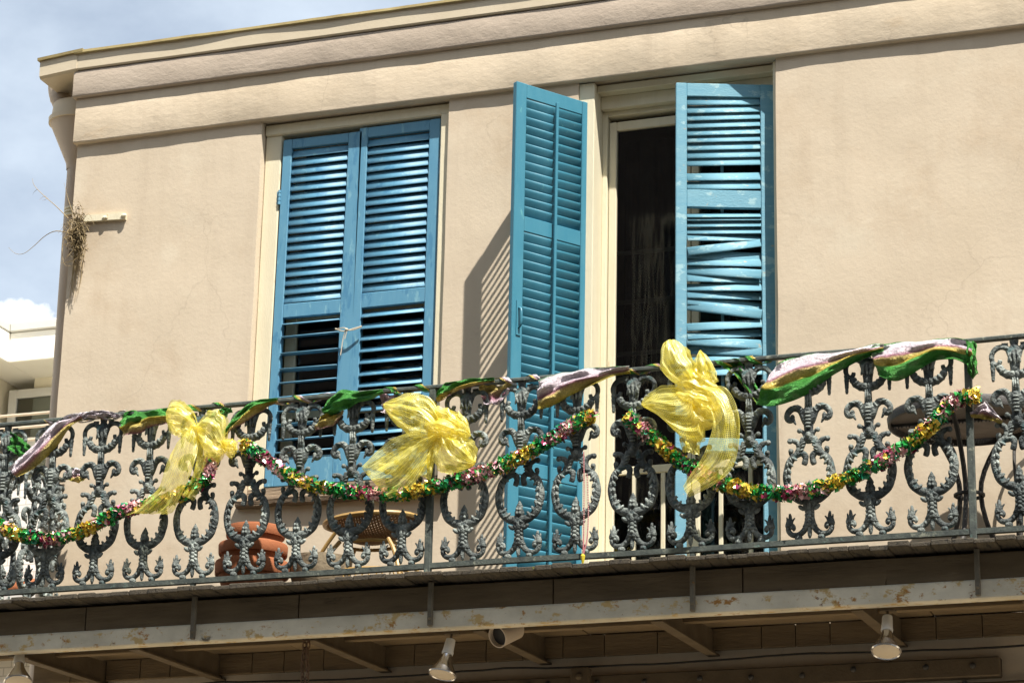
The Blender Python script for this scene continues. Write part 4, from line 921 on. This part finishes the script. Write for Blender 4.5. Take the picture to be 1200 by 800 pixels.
# ================================================================== POTS AND FURNITURE
DZ = 4.66
def pot(label, px, py, y, r, base_z, mt=M_TERRA, rim=.055):
    p = spot(px, py, y); h = p.z-base_z
    t = thing('terracotta_pot', label, 'pot', (p.x, y, base_z), 'stacked terracotta pots')
    b = MB(); b.lathe([(r*.62, 0), (r*.64, .006), (r*.93, h-rim), (r*.90, h-rim), (r*.60, .02), (r*.3, .02)], 36); b.build('body', mt, t, smooth=True)
    b = MB(); b.lathe([(r*.93, h-rim-.001), (r*1.0, h-rim), (r*1.02, h-rim+.01), (r*1.03, h-.008), (r*1.01, h), (r*.95, h), (r*.92, h-.01), (r*.90, h-rim)], 36); b.build('rim', mt, t, smooth=True)
    return t
pot('wide terracotta pot at the bottom of its stack', 296, 660, -.72, .196, DZ, rim=.075)
pot('terracotta pot nested in the middle of its stack', 297, 639, -.72, .182, DZ+.025, rim=.06)
pot('smaller terracotta pot nested on top of its stack', 300, 619, -.715, .156, DZ+.05, rim=.055)
p = spot(376, 655, -.55); t = thing('planter_bowl', 'low grey brown clay bowl beside the terracotta stack', 'planter', (p.x, -.55, DZ)); h = p.z-DZ
g = MB(); g.lathe([(.10, 0), (.11, .01), (.165, h*.7), (.172, h), (.160, h), (.15, h*.75), (.05, h*.6)], 30); g.build('bowl', M_CLAYGREY, t, smooth=True)
g = MB(); g.lathe([(.152, h*.8), (.10, h*.86), (.03, h*.88)], 20); g.build('soil', M_ROOT, t, smooth=True)

# rattan chair: tilted hoop seat with woven bowl, bent cane legs
c = spot(436, 612, -.45); t = thing('rattan_chair', 'low rattan chair with woven seat standing by the wall', 'chair', (c.x, -.45, DZ))
zc = c.z-DZ
hoop = [V3(.265*math.cos(a), .20*math.sin(a), zc+.012*math.cos(a)) for a in [2*math.pi*i/36 for i in range(36)]]
g = MB(); g.tube(hoop, .014, 8, closed=True); g.build('seat_hoop', M_RATTAN, t, smooth=True)
# weave: crossing strands over a shallow bowl
def bowlp(u, v):
    r = math.hypot(u, v); return V3(.255*u, .192*v, zc-.115*(1-min(r, 1)**2.4))
g = MB()
for k in range(-15, 16):
    f = k/16; m_ = math.sqrt(max(0, 1-f*f)); g.tube([bowlp(f, m_*(i/7-1)) for i in range(15)], .0062, 4, cap=False); g.tube([bowlp(m_*(i/7-1), f)+V3(0, 0, .004) for i in range(15)], .0062, 4, cap=False)
g.build('woven_seat', M_WEAVE, t, smooth=True)
g = MB(); g.tube([V3(.15*math.cos(a), .115*math.sin(a), zc-.125) for a in [2*math.pi*i/26 for i in range(26)]], .010, 8, closed=True); g.build('under_hoop', M_RATTAN, t, smooth=True)
for sx, sy in ((1, 1), (1, -1), (-1, 1), (-1, -1)):
    g = MB(); g.tube(crom([(.14*sx, .10*sy, zc-.12), (.19*sx, .13*sy, zc-.2), (.235*sx, .165*sy, zc*.35), (.26*sx, .18*sy, 0.)], 14), .012, 8); g.build('leg', M_RATTAN, t, smooth=True)
g = MB(); g.tube(crom([(-.26, -.19, 0), (-.22, -.2, zc*.5), (-.1, -.21, zc*.86)], 12), .011, 8); g.build('brace', M_RATTAN, t, smooth=True)
g = MB(); g.tube([V3(.215*math.cos(a), .15*math.sin(a), zc*.42) for a in [2*math.pi*i/26 for i in range(26)]], .008, 8, closed=True); g.build('stretcher_ring', M_RATTAN, t, smooth=True)
g = MB()
for k in range(18):
    a = 2*math.pi*k/18; g.tube([V3(.215*math.cos(a), .15*math.sin(a), zc*.42), V3(.26*math.cos(a+.35), .18*math.sin(a+.35), .02)], .004, 5); g.tube([V3(.215*math.cos(a), .15*math.sin(a), zc*.42), V3(.26*math.cos(a-.35), .18*math.sin(a-.35), .02)], .004, 5)
g.build('lattice', M_RATTAN, t)

# iron bistro table with mesh top
c = spot(1133, 490, -.52); t = thing('bistro_table', 'round iron table with mesh top behind the square post', 'table', (c.x, -.52, DZ)); zc = c.z-DZ; rt = .395
g = MB(); g.lathe([(rt-.012, zc-.035), (rt, zc-.035), (rt+.004, zc), (rt-.004, zc+.012), (rt-.014, zc+.010), (rt-.012, zc-.035)], 48, cap=False); g.build('rim', M_DARKIRON, t, smooth=True)
g = MB(); k = -rt+.02
while k < rt-.02:
    m_ = math.sqrt(rt*rt-k*k)-.008; g.box((-m_, k-.0045, zc-.002), (m_, k+.0045, zc+.001)); g.box((k-.0045, -m_, zc+.0012), (k+.0045, m_, zc+.004)); k += .0135
g.build('mesh_top', M_TABLE, t, kind='stuff')
g = MB(); g.box((-rt+.012, -.008, zc-.018), (rt-.012, .008, zc-.004))
for k in range(40): xx = -rt+.02+k*.0193; g.add([(xx, -.009, zc-.018), (xx+.018, -.009, zc-.018), (xx+.009, -.009, zc-.030)], [(0, 1, 2)])
g.build('cross_bar', M_DARKIRON, t)
for k, a in enumerate((.5, 2.6, 4.6)):
    ca, sa = math.cos(a), math.sin(a); g = MB()
    g.tube(crom([(.27*ca, .27*sa, zc-.02), (.16*ca, .16*sa, zc-.12), (.06*ca, .06*sa, zc*.55), (.12*ca, .12*sa, zc*.22), (.26*ca, .26*sa, .01)], 18), .013, 8); g.build('leg', M_DARKIRON, t, smooth=True)
g = MB(); g.tube([V3(.07*math.cos(q), .07*math.sin(q), zc*.5) for q in [2*math.pi*i/20 for i in range(20)]], .010, 6, closed=True); g.build('collar', M_DARKIRON, t, smooth=True)
# folding chair leaning behind
c = spot(1190, 560, -.28); t = thing('iron_chair', 'dark iron mesh chair standing between the round table and the wall', 'chair', (c.x+.22, -.30, DZ), rz=R(12))
g = MB()
for i in range(30): g.box((-.19+i*.0132, -.17, .452), (-.1855+i*.0132, .17, .455))
for i in range(26): g.box((-.19, -.17+i*.0132, .4555), (.195, -.1655+i*.0132, .458))
g.build('mesh_seat', M_TABLE, t, kind='stuff')
g = MB(); g.tube([V3(a, b, .455) for a, b in ((-.2, -.18), (.2, -.18), (.2, .18), (-.2, .18))], .009, 6, closed=True); g.build('seat_frame', M_DARKIRON, t)
for sx, sy in ((1, 1), (1, -1), (-1, 1), (-1, -1)):
    g = MB(); g.tube(crom([(.2*sx, .18*sy, .455), (.205*sx, .19*sy, .2), (.23*sx, .21*sy, .005)], 8), .009, 6); g.build('leg', M_DARKIRON, t, smooth=True)
g = MB(); g.tube(crom([(-.2, .18, .455), (-.2, .23, .75), (-.12, .25, .88), (.12, .25, .88), (.2, .23, .75), (.2, .18, .455)], 24), .009, 6); g.build('back_frame', M_DARKIRON, t, smooth=True)
# fluted dish on the table
c = spot(1190, 462, -.5); t2 = thing('iron_dish', 'dark fluted iron dish on the round table', 'dish', (c.x, -.5, zc+DZ+.0125))
b = MB(); prof = [(.03, 0), (.034, .006), (.014, .02), (.02, .04), (.075, .07), (.08, .08), (.07, .078), (.02, .05)]
b.lathe(prof, 20)
b.v = [(x*(1+.07*math.cos(8*math.atan2(y, x))), y*(1+.07*math.cos(8*math.atan2(y, x))), z) for x, y, z in b.v]; b.build('bowl', M_DARKIRON, t2, smooth=True)

# ================================================================== LAMPS, CHAIN, CABLE UNDER THE BALCONY
def par_lamp(label, px, py, y, aim, k=1.):
    p = spot(px, py, y); t = thing('flood_lamp', label, 'lamp', tuple(p), 'flood lamps under the balcony')
    d = Vector(aim).normalized(); M = d.to_track_quat('Z', 'Y').to_matrix().to_4x4() @ Matrix.Scale(k, 4)
    g = MB(); g.lathe([(.024, -.045), (.027, -.02), (.040, .010), (.062, .048), (.070, .062), (.074, .068), (.070, .074), (.066, .070)], 28, M); g.build('reflector', M_CHROME, t, smooth=True)
    g = MB(); g.lathe([(.066, .069), (.05, .078), (.02, .083), (.001, .084)], 24, M); g.build('lens', M_LENS, t, smooth=True)
    g = MB(); g.lathe([(.014, -.125), (.024, -.122), (.026, -.10), (.028, -.06), (.030, -.05), (.028, -.04)], 16, M); g.build('socket', M_SOCKET, t, smooth=True)
    top = M @ V3(0, 0, -.122); zt = 4.392-p.z
    g = MB(); g.tube(crom([top, top+V3(0, .01, .03), V3(top.x, top.y+.02, zt)], 8), .007, 6); g.lathe([(.04, zt-.008), (.04, zt), (.01, zt)], 16, Matrix.Translation((top.x, top.y+.02, 0))); g.build('mount', M_BRKT, t, smooth=True)
    return t
par_lamp('silver flood lamp hanging beside the black-mouthed can fixture', 522, 775, -1.06, (-.12, -.25, -1), 1.)
par_lamp('silver flood lamp hung under the channel, away from chain and can fixture', 1039, 748, -1.06, (.02, -.36, -1), 1.)
par_lamp('silver flood lamp hung at the balcony end below the house corner', 22, 785, -1.06, (.22, -.30, -1), 1.05)
p = spot(591, 742, -.98); t = thing('can_fixture', 'white cylindrical can fixture with black open mouth under the balcony', 'lamp', tuple(p))
M = V3(-.35, -.75, -.42).normalized().to_track_quat('Z', 'Y').to_matrix().to_4x4()
g = MB(); g.lathe([(.02, -.11), (.048, -.10), (.055, -.09), (.056, .05), (.058, .055), (.052, .055), (.050, .04), (.048, -.05)], 26, M, cap=False); g.build('housing', M_PIPE, t, smooth=True)
g = MB(); g.lathe([(.0505, .030), (.03, .026), (.001, .025)], 24, M); g.build('mouth', M_CABLE, t, smooth=True)
g = MB(); g.tube([M @ V3(0, 0, -.09), V3(.04, .08, 4.40-p.z+.03)], .010, 6); g.build('mount', M_BRKT, t)
# hanging chain
p = spot(359, 746, -1.06); t = thing('hanging_chain', 'rusty chain hanging from the steel channel', 'chain', tuple(p))
for s in range(2):
    for k in range(9):
        g = MB(); zc_ = -.012-k*.030; q = k % 2
        g.tube([V3((.008*math.cos(a) if q else .002*math.cos(a))+s*.024-.012+.004*math.sin(k+s*2), (.002*math.cos(a) if q else .008*math.cos(a)), zc_+.020*math.sin(a)) for a in [2*math.pi*i/10 for i in range(10)]], .0036, 5, closed=True, up=(1, 0, 0) if not q else (0, 1, 0)); g.build('link', M_CHAIN, t)
g = MB(); g.tube(crom([(-.03, 0, .01), (-.012, 0, -.01), (0, 0, -.012), (.012, 0, -.01), (.03, 0, .012)], 10), .006, 6); g.build('hook', M_CHAIN, t)
# cables along the soffit
t = thing('cable', 'thin black cable drooping along the wall under the balcony', 'cable', (0, -.06, 4.42))
g = MB(); pts = []
for i in range(60):
    x = -2.5+i*.12; pts.append(V3(x, -.01+.008*nz(x*2), -.022+.018*abs(math.sin(x*1.9))*-1+.006*nz(x*5)))
g.tube(pts, .006, 6); g.build('sheath', M_CABLE, t, smooth=True)
t = thing('conduit', 'painted conduit pipe running below the ledger plank', 'pipe', (0, -.05, 4.2))
g = MB(); g.tube([V3(-1.9+i*.3, -.012+.004*nz(i*.5), .006*nz(i*.7, 3)) for i in range(28)], .011, 8); g.build('pipe', M_BRKT, t, smooth=True)
for x in (-1.2, .1, 1.3, 2.5):
    g = MB(); g.box((x-.012, -.028, -.018), (x+.012, .046, .018), .003); g.build('clip', M_DARKIRON, t)

# ================================================================== DRY WEED ON THE DOWNSPOUT
p = spot(93, 268, -.05); t = thing('dry_weed', 'dried weed rooted between the downspout and the house corner', 'plant', tuple(p)); L = t.location
def stem(pix, r0, y=-.08):
    q = crom([spot(a, b, y+.02*nz(i*1.3, a*.1))-L for i, (a, b) in enumerate(pix)], 22); g = MB(); g.tube(q, [r0*(1-.75*i/21) for i in range(22)], 5); return g.build('stem', M_DRY, t)
stem([(80, 256), (66, 242), (50, 228), (40, 217), (38, 209)], .0032); stem([(78, 272), (64, 271), (52, 277), (40, 288), (28, 297), (18, 297), (10, 290)], .0032)
stem([(90, 262), (84, 246), (79, 230), (75, 214)], .0026); stem([(80, 270), (74, 284), (73, 298), (76, 310), (86, 312)], .003); stem([(98, 290), (90, 302), (80, 307), (71, 308)], .004)
stem([(82, 262), (75, 270), (71, 276)], .0026); stem([(44, 222), (41, 224), (38, 228)], .0016); stem([(54, 230), (50, 231), (46, 234)], .0016); stem([(56, 232), (53, 234), (49, 235)], .0016)
stem([(94, 258), (97, 246), (92, 236)], .002); stem([(98, 270), (100, 284), (96, 300), (94, 314)], .004)
for k in range(46):
    r_ = random.Random(k); a0 = (r_.uniform(82, 97), r_.uniform(258, 285)); q = [a0]
    for s in range(4): q.append((q[-1][0]+r_.uniform(-6, 5), q[-1][1]+r_.uniform(-5, 9)))
    stem(q, r_.uniform(.0015, .0035), -.06-r_.random()*.06)
g = MB(); rnd = random.Random(5)
for k in range(1700):
    c = spot(rnd.gauss(91, 4.2), rnd.gauss(274, 12), -.03-rnd.random()*.08)-L; d = V3(rnd.gauss(0, 1), rnd.gauss(0, 1), rnd.gauss(-.4, 1)).normalized()*rnd.uniform(.01, .035); o = d.orthogonal().normalized()*rnd.uniform(.002, .0045)
    g.add([c-o, c+o, c+d], [(0, 1, 2)])
g.build('root_clump', M_ROOT, t, recalc=False, kind='stuff')
# root stains / aerial roots creeping down the corner
for k in range(12):
    r_ = random.Random(90+k); x_ = 80+r_.random()*14; stem([(x_+8, 285+r_.random()*10), (x_+5, 305), (x_+1+r_.random()*3, 325), (x_-1, 338+r_.random()*18)], .003, -.01)

# ================================================================== NEIGHBOURS
nb = thing('modern_building', 'white flat-roofed modern building beyond the house corner', 'building', (0, 0, 0))
yN = 9.0; A0 = spot(12, 390, yN); A1 = spot(8, 425, yN); A2 = spot(12, 458, yN+.6)
zt, zb_ = A0.z, A1.z; xc = A0.x
g = MB(); g.box((xc, yN, zb_), (xc+9, yN+12, zt), .01); g.box((xc-8, yN-7, zb_+.004), (xc-.002, yN+12, zt), .01); g.build('parapet', M_WHITE, nb)
g = MB(); g.box((xc+.01, yN-.03, zt+.002), (xc+9, yN+12, zt+.10), .01); g.box((xc-8, yN-7, zt+.002), (xc+.005, yN+12, zt+.104), .01); g.build('coping', M_ALU, nb)
g = MB(); g.box((xc+.0, yN+.55, .14), (xc+9, yN+11, zb_), 0); g.box((xc-8, yN-6.4, .14), (xc-.35, yN+11, zb_)); g.build('wall', M_CREAMR, nb)
wx = spot(12, 470, yN+.54).x; wz = spot(30, 457, yN+.54).z
g = MB(); frame_boards(g, wx, wx+1.9, wz-1.7, wz, .09, yN+.50, yN+.56); g.box((wx+.09, yN+.505, wz-.62), (wx+1.81, yN+.555, wz-.52)); w_ = g.build('window', M_ALU, nb)
g = MB(); g.box((wx+.09, yN+.53, wz-.52), (wx+1.81, yN+.545, wz-.09)); g.build('pane', M_GLASS, w_)
g = MB(); g.box((wx+.09, yN+.53, wz-1.61), (wx+1.81, yN+.545, wz-.62)); g.build('pane', M_GLASS, w_)
for py in (488, 503, 518, 533):
    q = spot(0, py, yN-.8); g = MB(); g.tube([V3(q.x-3, yN-.8, q.z), V3(q.x+4, yN-.8, q.z)], .015, 8); g.build('railing_bar', M_PIPE, nb, smooth=True)
# lower white brick house with tiled ridge
bh = thing('brick_house', 'low white painted brick house seen through the railing end', 'building', (0, 0, 0))
q = spot(62, 560, 5.0); q2 = spot(20, 680, 4.2)
g = MB(); g.box((q.x-3.2, 5.0, .14), (q.x+1.2, 7.6, q.z)); g.build('wall', M_BRICK, bh)
g = MB(); g.loft([[V3(x, y, z) for y, z in ((3.2, q2.z-.75), (4.995, q2.z+.12), (4.995, q2.z+.04), (3.2, q2.z-.83))] for x in (q.x-3.2, q.x+1.2)]); g.build('roof', M_GREYROOF, bh)
g = MB(); g.tube([V3(q.x-3.2, 4.9, q2.z+.12), V3(q.x+1.2, 4.9, q2.z+.12)], .07, 10); g.build('ridge_tile', M_TERRA, bh, smooth=True)
g = MB(); g.box((q.x-3.1, 3.4, .14), (q.x+1.1, 4.99, q2.z-.78)); g.build('lean_to', M_BRICK, bh)

# row across the street (behind the photographer; it is what the door glass mirrors)
M_OPP = mat('old_brick', (.115, .098, .088), (.09, .078, .07), scale=3, rough=.9, bump=.4, bscale=30)
op = thing('brick_row', 'dark brick row across the street, mirrored in the door glass', 'building', (0, -17, 0))
g = MB(); g.box((-24, -8, .14), (30, 0, 15.5)); g.build('wall', M_OPP, op)
g = MB(); g.box((-24.2, -8.2, 15.502), (30.2, .3, 15.9), .05); g.build('cornice', M_CREAM, op)
for zz_ in (4.6, 8.1, 11.6):
    for k in range(15):
        g = MB(); xx = -22.5+k*3.6; frame_boards(g, xx, xx+1.3, zz_, zz_+2.2, .1, .002, .08); w_ = g.build('window', M_CREAM, op)
        g = MB(); g.box((xx+.1, .004, zz_+.1), (xx+1.2, .03, zz_+2.1)); g.build('pane', M_GLASS, w_)
